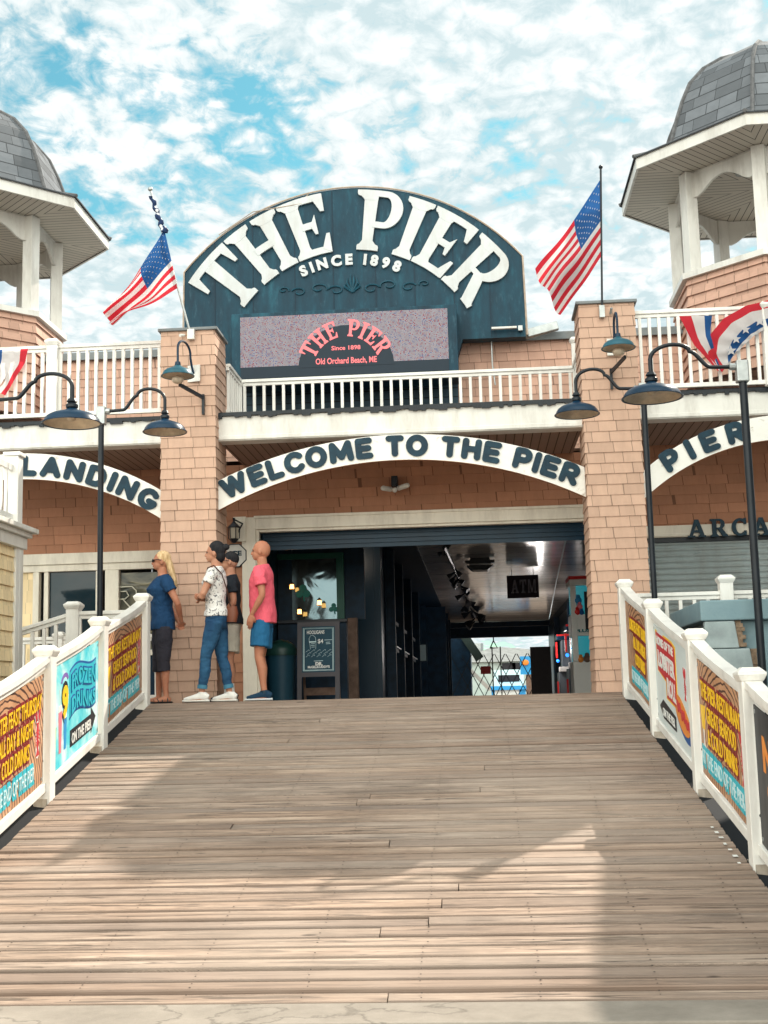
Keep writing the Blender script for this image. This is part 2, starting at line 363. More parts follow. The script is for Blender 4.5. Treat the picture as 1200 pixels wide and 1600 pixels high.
# text -------------------------------------------------------------
_gc = {}
def glyph(s, off=0.0, ext=.0, res=3):
    key = (s, off, ext, res)
    if key in _gc: return _gc[key]
    c = bpy.data.curves.new('t', 'FONT'); c.body = s; c.size = 1; c.offset = off; c.extrude = .5; c.resolution_u = res; c.fill_mode = 'BOTH'
    o = bpy.data.objects.new('t', c); COL.objects.link(o)
    dg = bpy.context.evaluated_depsgraph_get(); e = o.evaluated_get(dg); me = e.to_mesh()
    V = [tuple(v.co) for v in me.vertices]; F = [tuple(p.vertices) for p in me.polygons]; e.to_mesh_clear()
    bpy.data.objects.remove(o); bpy.data.curves.remove(c)
    xs = [v[0] for v in V] or [0]; ys = [v[1] for v in V] or [0]
    _gc[key] = (V, F, min(xs), max(xs), min(ys), max(ys)); return _gc[key]
CAPH = .73
def text(mb, s, mp, h, x0, x1, y, ext=.004, off=.02, mi=0, base=0.0):
    "flat line of capitals h high from x0 to x1 with its foot at y"
    V, F, a, b, c, d = glyph(s, off); k = h/CAPH; kx = (x1-x0)/(b-a)
    mb.add([mp(x0+(v[0]-a)*kx, y+v[1]*k, base+(v[2]+.5)*ext) for v in V], F, mi)
def arctext(mb, s, mp, cx, cz, rad, a0, a1, h, ext=.02, off=.045, mi=0, warp=False, kx=1, base=0, each=None):
    "letters set round a circle from angle a0 to a1 (radians from straight up, + = right)"
    g = [None if ch == ' ' else glyph(ch, min(off, .042) if ch in 'MW' else off) for ch in s]; k = h/CAPH
    ws = [.3*h if q is None else (q[3]-q[2])*k*kx for q in g]
    tot = (a1-a0)*(rad+h*.4); gap = (tot-sum(ws))/(len(s)-1); p = 0
    for q, wd in zip(g, ws):
        if q:
            ang = a0+(p+wd/2)/(rad+h*.4); V2 = []
            for v in q[0]:
                lx = (v[0]-(q[2]+q[3])/2)*k*kx; ly = v[1]*k
                if warp: aa = ang+lx/(rad+h*.4); x = cx+(rad+ly)*math.sin(aa); z = cz+(rad+ly)*math.cos(aa)
                else: x = cx+rad*math.sin(ang)+lx*math.cos(ang)+ly*math.sin(ang); z = cz+rad*math.cos(ang)-lx*math.sin(ang)+ly*math.cos(ang)
                V2.append(mp(x, z, base+(v[2]+.5)*ext))
            if each: m1 = MB(); m1.add(V2, q[1]); m1.build('letter', each[0], each[1])
            else: mb.add(V2, q[1], mi)
        p += wd+gap
def FRONT(Y): return lambda x, z, n: Vector((x, Y-n, z))

# slab-serif letters from ribbons -----------------------------------
def rc(x0, y0, x1, y1):
    n = 7
    if x1-x0 > y1-y0: return ([(x0+(x1-x0)*i/n, y0) for i in range(n+1)], [(x0+(x1-x0)*i/n, y1) for i in range(n+1)])
    return ([(x0, y0+(y1-y0)*i/n) for i in range(n+1)], [(x1, y0+(y1-y0)*i/n) for i in range(n+1)])
def rg(cx, cy, rx, ry, ix, iy, a0, a1, n=18):
    A, B = [], []
    for i in range(n+1):
        a = R(a0+(a1-a0)*i/n); A.append((cx+rx*math.cos(a), cy+ry*math.sin(a))); B.append((cx+ix*math.cos(a), cy+iy*math.sin(a)))
    return A, B
def qd(p): # quad a,b / d,c
    a, b, c, d = p; n = 6
    l = lambda u, v, t: (u[0]+(v[0]-u[0])*t, u[1]+(v[1]-u[1])*t)
    return [l(a, b, i/n) for i in range(n+1)], [l(d, c, i/n) for i in range(n+1)]
def foot(x0, x1, y, up, s0, s1):
    "bracketed serif from x0..x1 at y; up=+1 sits on the baseline"
    A = [(x0, y), (x0+.015, y), ((s0+x0)/2, y), (s0, y), ((s0+s1)/2, y), (s1, y), ((s1+x1)/2, y), (x1-.015, y), (x1, y)]
    H = [.06, .085, .1, .16, .17, .16, .1, .085, .06]
    return A, [(a[0], y+up*h) for a, h in zip(A, H)]
SER = {
 'T': (.86, [rc(.31, 0, .55, 1), foot(.17, .69, 0, 1, .31, .55), rc(0, .88, .86, 1), qd([(0, .9), (0, .62), (.07, .62), (.15, .9)]), qd([(.71, .9), (.79, .62), (.86, .62), (.86, .9)])]),
 'H': (.98, [rc(.11, 0, .34, 1), foot(0, .45, 0, 1, .11, .34), foot(0, .45, 1, -1, .11, .34), rc(.64, 0, .87, 1), foot(.53, .98, 0, 1, .64, .87), foot(.53, .98, 1, -1, .64, .87), rc(.3, .44, .68, .56)]),
 'E': (.82, [rc(.11, 0, .34, 1), foot(0, .4, 0, 1, .11, .34), foot(0, .4, 1, -1, .11, .34), rc(.3, 0, .8, .11), rc(.3, .89, .76, 1), rc(.3, .45, .56, .56), qd([(.62, .08), (.75, .32), (.82, .32), (.82, .0)]), qd([(.6, .93), (.71, .7), (.78, .7), (.78, 1)]), qd([(.47, .5), (.53, .34), (.59, .34), (.59, .67)])]),
 'P': (.82, [rc(.12, 0, .35, 1), foot(0, .5, 0, 1, .12, .35), foot(0, .36, 1, -1, .12, .35), rc(.3, .9, .52, 1), rc(.3, .38, .52, .48), rg(.5, .69, .32, .31, .11, .21, -90, 90)]),
 'I': (.46, [rc(.11, 0, .35, 1), foot(0, .46, 0, 1, .11, .35), foot(0, .46, 1, -1, .11, .35)]),
 'R': (.95, [rc(.12, 0, .35, 1), foot(0, .45, 0, 1, .12, .35), foot(0, .36, 1, -1, .12, .35), rc(.3, .9, .52, 1), rc(.3, .42, .52, .51), rg(.5, .71, .31, .29, .1, .19, -90, 90), qd([(.4, .46), (.64, .46), (.92, .09), (.68, .0)]), rc(.66, 0, .95, .09)]),
 'A': (1.0, [qd([(.08, .05), (.26, .05), (.6, 1), (.4, 1)]), qd([(.7, .05), (.94, .05), (.62, 1), (.4, 1)]), rc(.3, .28, .74, .4), rc(0, 0, .4, .1), rc(.58, 0, 1.0, .1)]),
 'C': (.85, [rg(.45, .5, .45, .5, .22, .36, 48, 312, 26), rc(.66, .66, .8, 1), rc(.66, .04, .8, .3)]),
 'D': (.9, [rc(.1, 0, .33, 1), rc(0, .9, .45, 1), rc(0, 0, .45, .1), rg(.42, .5, .48, .5, .22, .38, -90, 90)]),
}
TS = .14
def stroke_shape(P, t=TS):
    P = [Vector(p) for p in P]; A, B = [], []; n = len(P)
    def dirn(i): return (P[min(i+1, n-1)]-P[max(i-1, 0)]).normalized()
    d = dirn(0)
    for a in (-90, -60, -30): c, s_ = math.cos(R(a)), math.sin(R(-a)); nrm = Vector((-d.y, d.x)); A.append(P[0]-d*(t*s_)+nrm*(t*c)); B.append(P[0]-d*(t*s_)-nrm*(t*c))
    for i in range(n): d = dirn(i); nrm = Vector((-d.y, d.x)); A.append(P[i]+nrm*t); B.append(P[i]-nrm*t)
    for a in (30, 60, 90): c, s_ = math.cos(R(a)), math.sin(R(a)); nrm = Vector((-d.y, d.x)); A.append(P[-1]+d*(t*s_)+nrm*(t*c)); B.append(P[-1]+d*(t*s_)-nrm*(t*c))
    if (P[0]-P[-1]).length < 1e-4:
        A, B = A[3:-3], B[3:-3]; A[-1] = A[0]; B[-1] = B[0]
    return [(a.x, a.y) for a in A], [(b.x, b.y) for b in B]
def arcp(cx, cy, rx, ry, a0, a1, n=14): return [(cx+rx*math.cos(R(a0+(a1-a0)*i/n)), cy+ry*math.sin(R(a0+(a1-a0)*i/n))) for i in range(n+1)]
_t, _u = TS, 1-TS
RND = {
 'E': (.72, [[(_t, _t), (_t, _u)], [(_t, _t), (.6, _t)], [(_t, .5), (.55, .5)], [(_t, _u), (.6, _u)]]),
 'L': (.68, [[(_t, _t), (_t, _u)], [(_t, _t), (.56, _t)]]),
 'W': (1.16, [[(_t, _u), (.36, _t)], [(.36, _t), (.58, _u)], [(.58, _u), (.8, _t)], [(.8, _t), (1.04, _u)]]),
 'M': (1.02, [[(_t, _t), (.17, _u)], [(.17, _u), (.51, .25)], [(.51, .25), (.85, _u)], [(.85, _u), (.9, _t)]]),
 'N': (.84, [[(_t, _t), (_t, _u)], [(_t, _u), (.72, _t)], [(.72, _t), (.72, _u)]]),
 'T': (.76, [[(_t, _u), (.64, _u)], [(.38, _u), (.38, _t)]]),
 'H': (.8, [[(_t, _t), (_t, _u)], [(.68, _t), (.68, _u)], [(_t, .5), (.68, .5)]]),
 'I': (.25, [[(_t, _t), (_t, _u)]]),
 'A': (.9, [[(_t, _t), (.45, _u)], [(.45, _u), (.78, _t)], [(.27, .36), (.64, .36)]]),
 'C': (.82, [arcp(.45, .5, .33, .375, 42, 318)]),
 'G': (.86, [arcp(.45, .5, .33, .375, 48, 345), [(.52, .42), (.76, .42)]]),
 'O': (.9, [arcp(.45, .5, .33, .375, 0, 360, 24)]),
 'D': (.84, [[(_t, _t), (_t, _u)], [(_t, _u)]+arcp(.38, .5, .34, .375, 90, -90)+[(_t, _t)]]),
 'P': (.74, [[(_t, _t), (_t, _u)], [(_t, _u)]+arcp(.4, .655, .23, .22, 90, -90)+[(_t, .435)]]),
 'R': (.78, [[(_t, _t), (_t, _u)], [(_t, _u)]+arcp(.4, .665, .23, .21, 90, -90)+[(_t, .455)], [(.38, .45), (.65, _t)]]),
}
def round_arc(s, mp, cx, cz, rad, a0, a1, h, kx, ext, each):
    ws = [.38 if ch == ' ' else RND[ch][0]*kx for ch in s]; rm = rad+h*.5; gap = ((a1-a0)*rm/h-sum(ws))/(len(s)-1); p = 0
    for ch, wd in zip(s, ws):
        if ch != ' ':
            m1 = MB(); ang = a0+(p+wd/2)*h/rm
            for j, st in enumerate(RND[ch][1]):
                A, B = stroke_shape(st)
                def q(x, y, n):
                    lx_, ly = (x*kx-wd/2)*h, y*h
                    return mp(cx+rad*math.sin(ang)+lx_*math.cos(ang)+ly*math.sin(ang), cz+rad*math.cos(ang)-lx_*math.sin(ang)+ly*math.cos(ang), n)
                m1.ribbon(A, B, q, 0, ext+j*.0012)
            m1.build('letter', each[0], each[1])
        p += wd+gap
def serif_arc(mb, s, mp, cx, cz, rad, a0, a1, h, kx, ext, each=None):
    ws = [.42 if ch == ' ' else SER[ch][0]*kx for ch in s]; k = h; rm = rad+h*.5
    gap = ((a1-a0)*rm/k-sum(ws))/(len(s)-1); p = 0
    for ch, wd in zip(s, ws):
        if ch != ' ':
            if each: mb = MB()
            for j, (A, B) in enumerate(SER[ch][1]):
                def q(x, y, n, p=p):
                    aa = a0+(p+x*kx)*k/rm; r = rad+y*k
                    return mp(cx+r*math.sin(aa), cz+r*math.cos(aa), n)
                mb.ribbon(A, B, q, 0, ext+j*.0012)
            if each: mb.build('letter', each[0], each[1])
        p += wd+gap
def serif_line(mb, s, mp, x0, z0, h, kx, gap, ext):
    p = x0
    for ch in s:
        for j, (A, B) in enumerate(SER[ch][1]):
            mb.ribbon(A, B, lambda x, y, n, p=p: mp(p+x*h*kx, z0+y*h, n), 0, ext+j*.0012)
        p += SER[ch][0]*h*kx+gap

# wedge courses of shingles --------------------------------------------------
def courses(mb, x0, x1, y0, y1, z0, z1, row=.123, lap=.011, sides='all', mi=0):
    "box clad in lapped courses: every course flares at its foot"
    n0 = math.floor(z0/row+1e-4); z = n0*row; k = 0
    while z < z1-1e-4:
        a = max(z, z0); b = min(z+row, z1); j = random.uniform(-.002, .002)
        o = lap+j if b-a > row*.5 else lap*.6
        def ring(zz, e):
            ex = e if 'x' in sides or sides == 'all' else 0
            ey1 = e if sides == 'all' else 0
            return [(x0-ex, y0-e, zz), (x1+ex, y0-e, zz), (x1+ex, y1+ey1, zz), (x0-ex, y1+ey1, zz)]
        mb.hexa(ring(a+.0006, o)+ring(b, .0015), mi)
        z += row
# ------------------------------------------------------------------ SETTING
g = MB(); g.box(-900, 900, -400, 2500, -1.6, -1.455); tag(g.build('ground', ASPH), kind='structure')
g = MB()
for x0, x1 in ((-9, -4.62), (-4.61, 4.3), (4.31, 9)): g.box(x0, x1, -8.62, -8.235, -1.45, -1.428+random.uniform(0, .002))
tag(g.build('concrete_kerb', CONC, bevel=.008), kind='structure')
g = MB(); g.box(-14, 14, -40, -8.63, -1.452, -1.446); tag(g.build('pavement', CONC), kind='structure')
SL = .195; YC = -.9
def rz(y): return SL*(min(y, YC)-YC)
def lx(y): return -3.405-.05*(y+2.9)
def rx(y): return 1.545-.025*(y+2.9)
ca = math.atan(SL); g = MB(); y = -8.215; ang = Vector((0, math.cos(ca), math.sin(ca))); upn = Vector((0, -math.sin(ca), math.cos(ca)))
def board(a, wd, d, nrm, x0, x1, tilt, dz):
    g.cr = (random.random(), random.random()**2.2*1.2, random.random())
    nseg = 10; ch = .006
    wob = [random.uniform(-.0025, .0025) for _ in range(nseg+1)]
    V = []
    prof = [(0, -.04), (0, -ch), (ch, 0), (.016, .001), (wd-.016, .001), (wd-ch, 0), (wd, -ch), (wd, -.04)]; n8 = 8; eL, eR = random.choice([0, .1, .3, .8]), random.choice([0, .15, .4, .9])
    for i in range(nseg+1):
        x = x0+(x1-x0)*i/nseg
        for u, v in prof:
            p = a+d*(u+(wob[i] if u < wd/2 else -wob[i]*.6))+nrm*(v+dz+tilt*(u-wd/2)+wob[(i*3) % nseg]*.5); V.append((x, p.y, p.z))
    F = [(i*8+k, (i+1)*8+k, (i+1)*8+(k+1) % 8, i*8+(k+1) % 8) for i in range(nseg) for k in range(8)]+[(7, 6, 5, 4, 3, 2, 1, 0), tuple(nseg*8+k for k in range(8))]
    g.add(V, F); N8 = len(V)
    for i in range(N8):
        if i % 8 not in (3, 4): c0 = g.rnd[-N8+i]; g.rnd[-N8+i] = (c0[0], min(1.5, c0[1]+((eL if i % 8 < 3 else eR)+random.uniform(-.15, .45))), c0[2])
s_ = 0; total = (YC+8.215)/math.cos(ca); NAILS = MB()
while s_ < total:
    wd = random.choice([.132, .138, .142, .146, .15]); a = Vector((0, -8.215, rz(-8.215)))+ang*s_
    if s_ + wd > total: wd = total-s_
    if wd > .03:
        gp = random.choice([.014, .018, .022, .026, .03]); xa, xb = lx(a.y)-.0, rx(a.y)-.03
        cut = random.uniform(xa+.8, xb-.8) if random.random() < .22 else None
        for (p, q) in (((xa, cut-.003), (cut+.003, xb)) if cut else ((xa, xb),)): board(a, wd-gp, ang, upn, p, q, random.uniform(-.05, .05), random.uniform(-.006, .004))
        for k in range(9):
            x = -3.15+k*.565+random.uniform(-.012, .012)
            for f in (.25, .75):
                if random.random() < .85 and xa < x < xb:
                    c = a+ang*((wd-gp)*f+random.uniform(-.008, .008))+upn*.0075; rr = random.uniform(.004, .0065)
                    NAILS.add([Vector((x, c.y, c.z))+Vector((rr*math.cos(q*1.05), 0, 0))+ang*(rr*math.sin(q*1.05)) for q in range(6)], [(0, 1, 2, 3, 4, 5)])
    s_ += wd
ramp_o = tag(g.build('boardwalk_ramp', BOARD), kind='structure')
tag(NAILS.build('ramp_nail_heads', plain('rusted_nail', (.03, .02, .017), .7)), kind='structure')
g = MB(); y = YC
while y < 6:
    wd = .142; board(Vector((0, y, 0)), wd-.008, Vector((0, 1, 0)), Vector((0, 0, 1)), -6.9, 5.4, random.uniform(-.03, .03), random.uniform(-.004, .002)-.004); y += wd
g.cr = (.3, .3, .5); g.box(-6.9, 5.4, 6.0, 120, -.05, -.006)
tag(g.build('pier_deck', BOARD), kind='structure')
g = MB(); g.box(-3.3, 1.45, -8.2, -8.0, -1.45, -1.50+.01)
for x in (-3.0, -1.5, 0, 1.3): g.hexa([(x, -8.1, -1.455), (x+.08, -8.1, -1.455), (x+.08, YC, -.3), (x, YC, -.3), (x, -8.1, -1.44), (x+.08, -8.1, -1.44), (x+.08, YC, -.06), (x, YC, -.06)])
for f_ in (lambda y: lx(y)-.16, lambda y: rx(y)-.04):
    g.hexa([(f_(-8.2), -8.2, -1.5), (f_(-8.2)+.2, -8.2, -1.5), (f_(YC)+.2, YC, -.5), (f_(YC), YC, -.5), (f_(-8.2), -8.2, rz(-8.2)-.02), (f_(-8.2)+.2, -8.2, rz(-8.2)-.045), (f_(YC)+.2, YC, -.045), (f_(YC), YC, -.02)])  # added side boards, coloured dark as the shade under the rails
g.hexa([(-3.35, -8.21, -1.56), (1.5, -8.21, -1.56), (1.5, YC, -.12), (-3.35, YC, -.12), (-3.35, -8.21, -1.52), (1.5, -8.21, -1.52), (1.5, YC, -.08), (-3.35, YC, -.08)])  # added sheet, shade between the boards put into its near-black colour
tag(g.build('ramp_joists_and_shade_sheet', plain('shade_black_timber', (.012, .014, .018), .9)), kind='structure')
# ------------------------------------------------------------------ BUILDING
B = thing('pier_building', 'salmon shingled two storey pier entrance building with square pillars and open central passage', 'building')
def piece(name, mats, fn, parent=B, **k):
    mb = MB(); fn(mb); return mb.build(name, mats, parent, **k)
PX = [(-3.61, -2.97, 4.36), (1.31, 1.945, 4.46)]
for x0, x1, h in PX:
    p = piece('pillar', SALMON, lambda mb: courses(mb, x0, x1, 0, .62, -.01, h))
    piece('pillar_cap', CAPM, lambda mb: mb.box(x0-.035, x1+.035, -.035, .655, h, h+.035), p, bevel=.006)
WB = [(-6.9, -3.61), (-2.97, 1.31), (1.945, 5.4)]
for i, (x0, x1) in enumerate(WB):
    zb = (3.045, 3.05, 3.11)[i]; zt = (3.335, 3.345, 3.39)[i]
    bm_ = piece('beam', WHITE, lambda mb: (mb.box(x0, x1, .18, .42, zb, zt), mb.box(x0, x1, .165, .18, zb+.012, zb+.06)), bevel=.005)
    def fl(mb):
        n = int((x1-x0)/.05); P = [(x0+(x1-x0)*k/n, zt+.002-random.choice([0, .006, .012, .02, .03])) for k in range(n+1)]
        for k in range(n): mb.box(P[k][0], P[k+1][0]-.0005, .145, .178, P[k][1], zt+.032)
        mb.box(x0, x1, .179, 3.19, zt+.004, zt+.05)
    piece('balcony_floor_edge', BLACKM, fl)
    zs = zb-.004
    piece('soffit', SOFF, lambda mb: mb.box(x0+.002, x1-.002, .42, 1.79, zs-.03+.034, zs+.05))
# wall at the back of the covered front
DX0, DX1, DZ = -2.81, 1.62, 2.2
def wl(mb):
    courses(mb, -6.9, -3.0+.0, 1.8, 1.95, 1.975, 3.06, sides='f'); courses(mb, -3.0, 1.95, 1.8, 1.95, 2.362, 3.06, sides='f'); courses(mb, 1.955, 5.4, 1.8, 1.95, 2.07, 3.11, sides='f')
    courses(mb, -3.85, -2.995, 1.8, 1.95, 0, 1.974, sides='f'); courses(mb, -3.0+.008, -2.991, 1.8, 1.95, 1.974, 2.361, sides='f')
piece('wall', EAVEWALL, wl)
def fr(mb):
    mb.box(-2.81, 1.62, 1.765, 1.9, 2.2, 2.36); mb.box(-2.99, -2.81, 1.765, 1.9, 0, 2.36)
    mb.box(-2.81, -2.77, 1.79, 1.9, 0, 2.2); mb.box(-2.769, 1.62, 1.79, 1.9, 2.165, 2.199)
    mb.box(-2.83, 1.62, 1.745, 1.764, 2.34, 2.375)
piece('door_frame', CREAM, fr, bevel=.006)
def prp(mb):
    courses(mb, -6.9, 5.4, 3.2, 3.4, 3.38, 4.98, sides='f')
piece('parapet', PARA, prp)
piece('parapet_cap', CAPM, lambda mb: (mb.box(-6.9, 5.4, 3.14, 3.46, 4.98, 5.06), mb.box(-6.9, 5.4, 3.12, 3.14, 4.94, 5.05)), bevel=.006)
piece('roof', CAPM, lambda mb: (mb.box(-6.9, 5.4, 3.46, 12, 4.7, 4.86), mb.box(-6.9, -6.8, 1.96, 12, 0, 4.7), mb.box(5.3, 5.4, 1.96, 12, 0, 4.7), mb.box(-6.79, -3.0, 12, 12.1, 0, 4.7), mb.box(-3.0, 5.29, 12, 12.1, 2.65, 4.7), mb.box(2.6, 5.29, 12, 12.1, 0, 2.64)))
# interior of the passage
piece('passage_ceiling', CEIL, lambda mb: mb.box(-.95, 2.45, 2.35, 30, 2.52, 2.6))
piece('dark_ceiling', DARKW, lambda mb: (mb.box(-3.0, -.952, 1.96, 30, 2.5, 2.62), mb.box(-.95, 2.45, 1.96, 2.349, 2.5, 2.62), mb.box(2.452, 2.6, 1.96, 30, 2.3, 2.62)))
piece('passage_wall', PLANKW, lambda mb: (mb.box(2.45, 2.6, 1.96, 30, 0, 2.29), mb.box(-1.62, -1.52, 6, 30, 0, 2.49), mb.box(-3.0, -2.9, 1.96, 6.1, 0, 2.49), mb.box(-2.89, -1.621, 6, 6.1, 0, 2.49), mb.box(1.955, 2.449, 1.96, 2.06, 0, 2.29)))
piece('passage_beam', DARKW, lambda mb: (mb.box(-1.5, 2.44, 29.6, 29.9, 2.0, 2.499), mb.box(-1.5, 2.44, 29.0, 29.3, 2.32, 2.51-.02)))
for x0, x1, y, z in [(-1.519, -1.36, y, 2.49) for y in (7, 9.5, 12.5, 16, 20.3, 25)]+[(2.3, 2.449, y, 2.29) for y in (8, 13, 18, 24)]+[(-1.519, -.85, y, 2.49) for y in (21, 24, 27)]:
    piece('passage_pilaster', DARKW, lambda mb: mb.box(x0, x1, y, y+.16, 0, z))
for (ya, yb) in ((8, 9.2), (10.4, 12), (13.2, 15.5), (21.5, 23.5)):
    fo = piece('service_window', DARKW, lambda mb: (mb.box(-1.518, -1.44, ya, yb, .82, .9), mb.box(-1.518, -1.44, ya, yb, 1.3, 1.36)))
    piece('pane', plain('lit_hatch_glass', (.2, .35, .4), .1, emit=(.35, .6, .7), es=.25), lambda mb: mb.box(-1.518, -1.5, ya+.2, ya+.2+(yb-ya)*.35, .93, 1.28), fo)
    piece('counter_edge', GALV, lambda mb: mb.box(-1.439, -1.40, ya, yb, .88, .9), fo)
t_ = piece('rolled_shutter', paint('shutter_navy', (.005, .035, .07), .35, .3, 2), lambda mb: [mb.box(-2.76, 1.61, 1.97+.03*k, 2.0+.03*k, 2.18-.055*k, 2.24-.052*k) for k in range(5)])

# left wing window ------------------------------------------------------------
def L2(px, py, Y): return U(px, py, Y)
piece('window_header', CREAM, lambda mb: (mb.box(-6.9, -3.612, 1.77, 1.9, 1.83, 1.974), mb.box(-6.9, -3.612, 1.8, 1.9, 1.74, 1.829)), bevel=.005)
wf = piece('window', CREAM, lambda mb: (mb.box(-5.76, -5.68, 1.8, 1.9, 0, 1.739), mb.box(-5.62, -5.56, 1.82, 1.9, 0, 1.739), mb.box(-4.93, -4.88, 1.82, 1.9, .7, 1.739), mb.box(-4.80, -4.62, 1.8, 1.9, .7, 1.739), mb.box(-3.86, -3.8, 1.8, 1.9, 0, 1.739), mb.box(-5.56, -3.862, 1.81, 1.92, .62, .69)), bevel=.004)
piece('pane', GLASSD, lambda mb: mb.box(-5.56, -4.94, 1.875, 1.885, .7, 1.739), wf)
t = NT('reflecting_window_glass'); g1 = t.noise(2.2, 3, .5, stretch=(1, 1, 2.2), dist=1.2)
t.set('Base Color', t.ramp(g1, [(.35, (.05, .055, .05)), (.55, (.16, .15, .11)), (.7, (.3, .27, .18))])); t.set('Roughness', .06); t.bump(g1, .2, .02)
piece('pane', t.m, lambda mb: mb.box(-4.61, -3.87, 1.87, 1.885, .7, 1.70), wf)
piece('panel', YELLOW, lambda mb: mb.box(-6.9, -5.762, 1.85, 1.9, 0, 1.739))
piece('panel', DARKW, lambda mb: mb.box(-5.56, -3.87, 1.85, 1.87, 0, .62))
ns = MB(); c = L2(193, 935, 1.85); hw = .17; P = []
for a in range(0, 361, 30): P.append((c.x+hw*max(-1, min(1, 1.35*math.cos(R(a)))), 1.845, c.z-.02+hw*max(-1, min(1, 1.35*math.sin(R(a))))))
ns.tube(P, .009, 6); ns.tube([(c.x-.1, 1.845, c.z-.1), (c.x-.1, 1.845, c.z+.09), (c.x+.04, 1.845, c.z+.09), (c.x+.07, 1.845, c.z+.03), (c.x+.02, 1.845, c.z-.01), (c.x-.08, 1.845, c.z-.01)], .009, 6)
ns.tube([(c.x+.0, 1.845, c.z-.02), (c.x+.1, 1.845, c.z-.13)], .009, 6)
tag(ns.build('neon_sign', plain('unlit_neon_glass', (.62, .6, .5), .3)), 'unlit neon tube sign in rounded square outline behind left window glass', 'neon sign')

# right wing shutter (arcade) -----------------------------------------------------
piece('shutter_header', CREAM, lambda mb: (mb.box(1.95, 5.4, 1.77, 1.9, 1.92, 2.069), mb.box(1.95, 5.4, 1.755, 1.77, 1.93, 1.965)), bevel=.005)
def sh(mb):
    z = 0.0; row = .075
    while z < 1.9:
        P = [(0, 0), (.006, .02), (.03, .035), (.035, .05), (.018, .062), (0, .075)]
        for (a, b), (c_, d) in zip(P, P[1:]):
            mb.add([(1.95, 1.87-a, z+b), (5.4, 1.87-a, z+b), (5.4, 1.87-c_, z+d), (1.95, 1.87-c_, z+d)], [(0, 1, 2, 3)])
        z += row
piece('roller_shutter', SHUT, sh, smooth=True)
piece('shutter_box', BLACKM, lambda mb: mb.box(1.95, 5.4, 1.81, 1.89, 1.86, 1.919))
ar = MB(); serif_line(ar, 'ARCADE', FRONT(1.735), 2.69, 1.9, .225, 1.0, .055, .03)
ao = tag(ar.build('arcade_lettering', LETB), 'dark navy slab serif ARCADE letters over the grey roller shutter', 'sign')

# arch signs -------------------------------------------------------------------
def arch_board(name, label, x0, x1, xc, zt, Rt, zb, Rb, letters, Y0=.12, Y1=.17):
    o = thing(name, label, 'sign', (xc, Y1, zb))
    mb = MB(); n = 40; A = []; Bq = []
    for i in range(n+1):
        x = x0+(x1-x0)*i/n; A.append((x, zb-Rb+math.sqrt(Rb*Rb-(x-xc)**2))); Bq.append((x, zt-Rt+math.sqrt(Rt*Rt-(x-xc)**2)))
    mb.ribbon(A, Bq, FRONT(Y1), 0, Y1-Y0); mb.build('board', ARCHW, o)
    letters((LETB, o), FRONT(Y0), xc, zt, Rt, zb, Rb)
    e = MB(); e.ribbon([(a, b-.006) for a, b in A], [(a, b-.0005) for a, b in A], FRONT(Y1), .004, Y1-Y0-.004); e.build('bottom_edge', RUST, o)
    return o
def wel(lb, mp, xc, zt, Rt, zb, Rb):
    r = 4.88; cz = 2.76+.035-4.88
    round_arc('WELCOME TO THE PIER', mp, xc, cz-.022, r, -R(24.7), R(24.3), .25, 1.1, .018, lb)
arch_board('welcome_arch_sign', 'white arched board reading WELCOME TO THE PIER between the two pillars over the entrance', -2.96, 1.30, -.83, 3.035, 5.08, 2.735, 4.65, wel)
def lnd(lb, mp, xc, zt, Rt, zb, Rb):
    r = 2.95; cz = 2.73-2.95
    round_arc('LANDING', mp, xc, cz-.02, r, R(1.4), R(33.7), .25, 1.1, .018, lb)
arch_board('landing_arch_sign', 'white arched board with weathered LANDING lettering left of the left pillar', -6.9, -3.615, -5.4, 2.985, 3.3, 2.675, 3.16, lnd)
def pr_(lb, mp, xc, zt, Rt, zb, Rb):
    r = 2.55; cz = 2.855-2.55
    round_arc('PIER', mp, xc, cz-.02, r, -R(31.8), -R(10.0), .25, 1.1, .018, lb)
arch_board('pier_arch_sign', 'white arched board beginning PIER right of the right pillar under balcony', 1.955, 5.25, 3.6, 3.09, 2.55, 2.81, 2.44, pr_)

# big arched sign --------------------------------------------------------------
CX = -1.585; SY = 2.88
sg = thing('big_arched_sign', 'large dark blue arched rooftop sign with white THE PIER letters SINCE 1898', 'sign', (CX, SY, 4.5))
mb = MB(); n = 44; A = []; Bq = []
for i in range(n+1):
    x = CX-2.41+4.82*i/n; A.append((x, 4.6 if x < -.1 else 4.93)); Bq.append((x, 7.23-3.1+math.sqrt(3.1*3.1-(x-CX)**2)))
mb.ribbon(A, Bq, FRONT(3.1), 0, 3.1-SY); mb.build('board', SIGNB, sg)
mb = MB(); rim = [(CX-2.43, SY-.01, 4.9)]+[(b[0]*1.0, SY-.01, b[1]+.012) for b in Bq]+[(CX+2.43, SY-.01, 4.95)]
mb.tube(rim, .013, 6); mb.tube([(p[0], 3.12, p[2]+.01) for p in rim], .02, 6)
mb.tube([(CX-1.9, SY-.03, 6.62), (CX-1.4, SY-.05, 6.93), (CX-.7, SY-.04, 7.02), (CX-.6, SY-.02, 7.17)], .007, 5)
mb.build('rim', paint('worn_tan_rim', (.42, .33, .26), .7, .3, 8), sg)
seam = MB()
for x in (-3.55, -3.0, -2.4, -1.85, -1.25, -.7, -.15, .35):
    top = 7.23-3.1+math.sqrt(3.1*3.1-(x-CX)**2)-.02; seam.box(x-.006, x+.006, SY-.006, SY+.004, 4.62 if x < -.1 else 4.95, top)
seam.build('seams', plain('dark_seam', (.006, .025, .045), .6), sg)
serif_arc(None, 'THE PIER', FRONT(SY-.01), CX-.02, 4.42, 1.88, -R(57), R(60), .89, .83, .03, each=(LETW, sg))
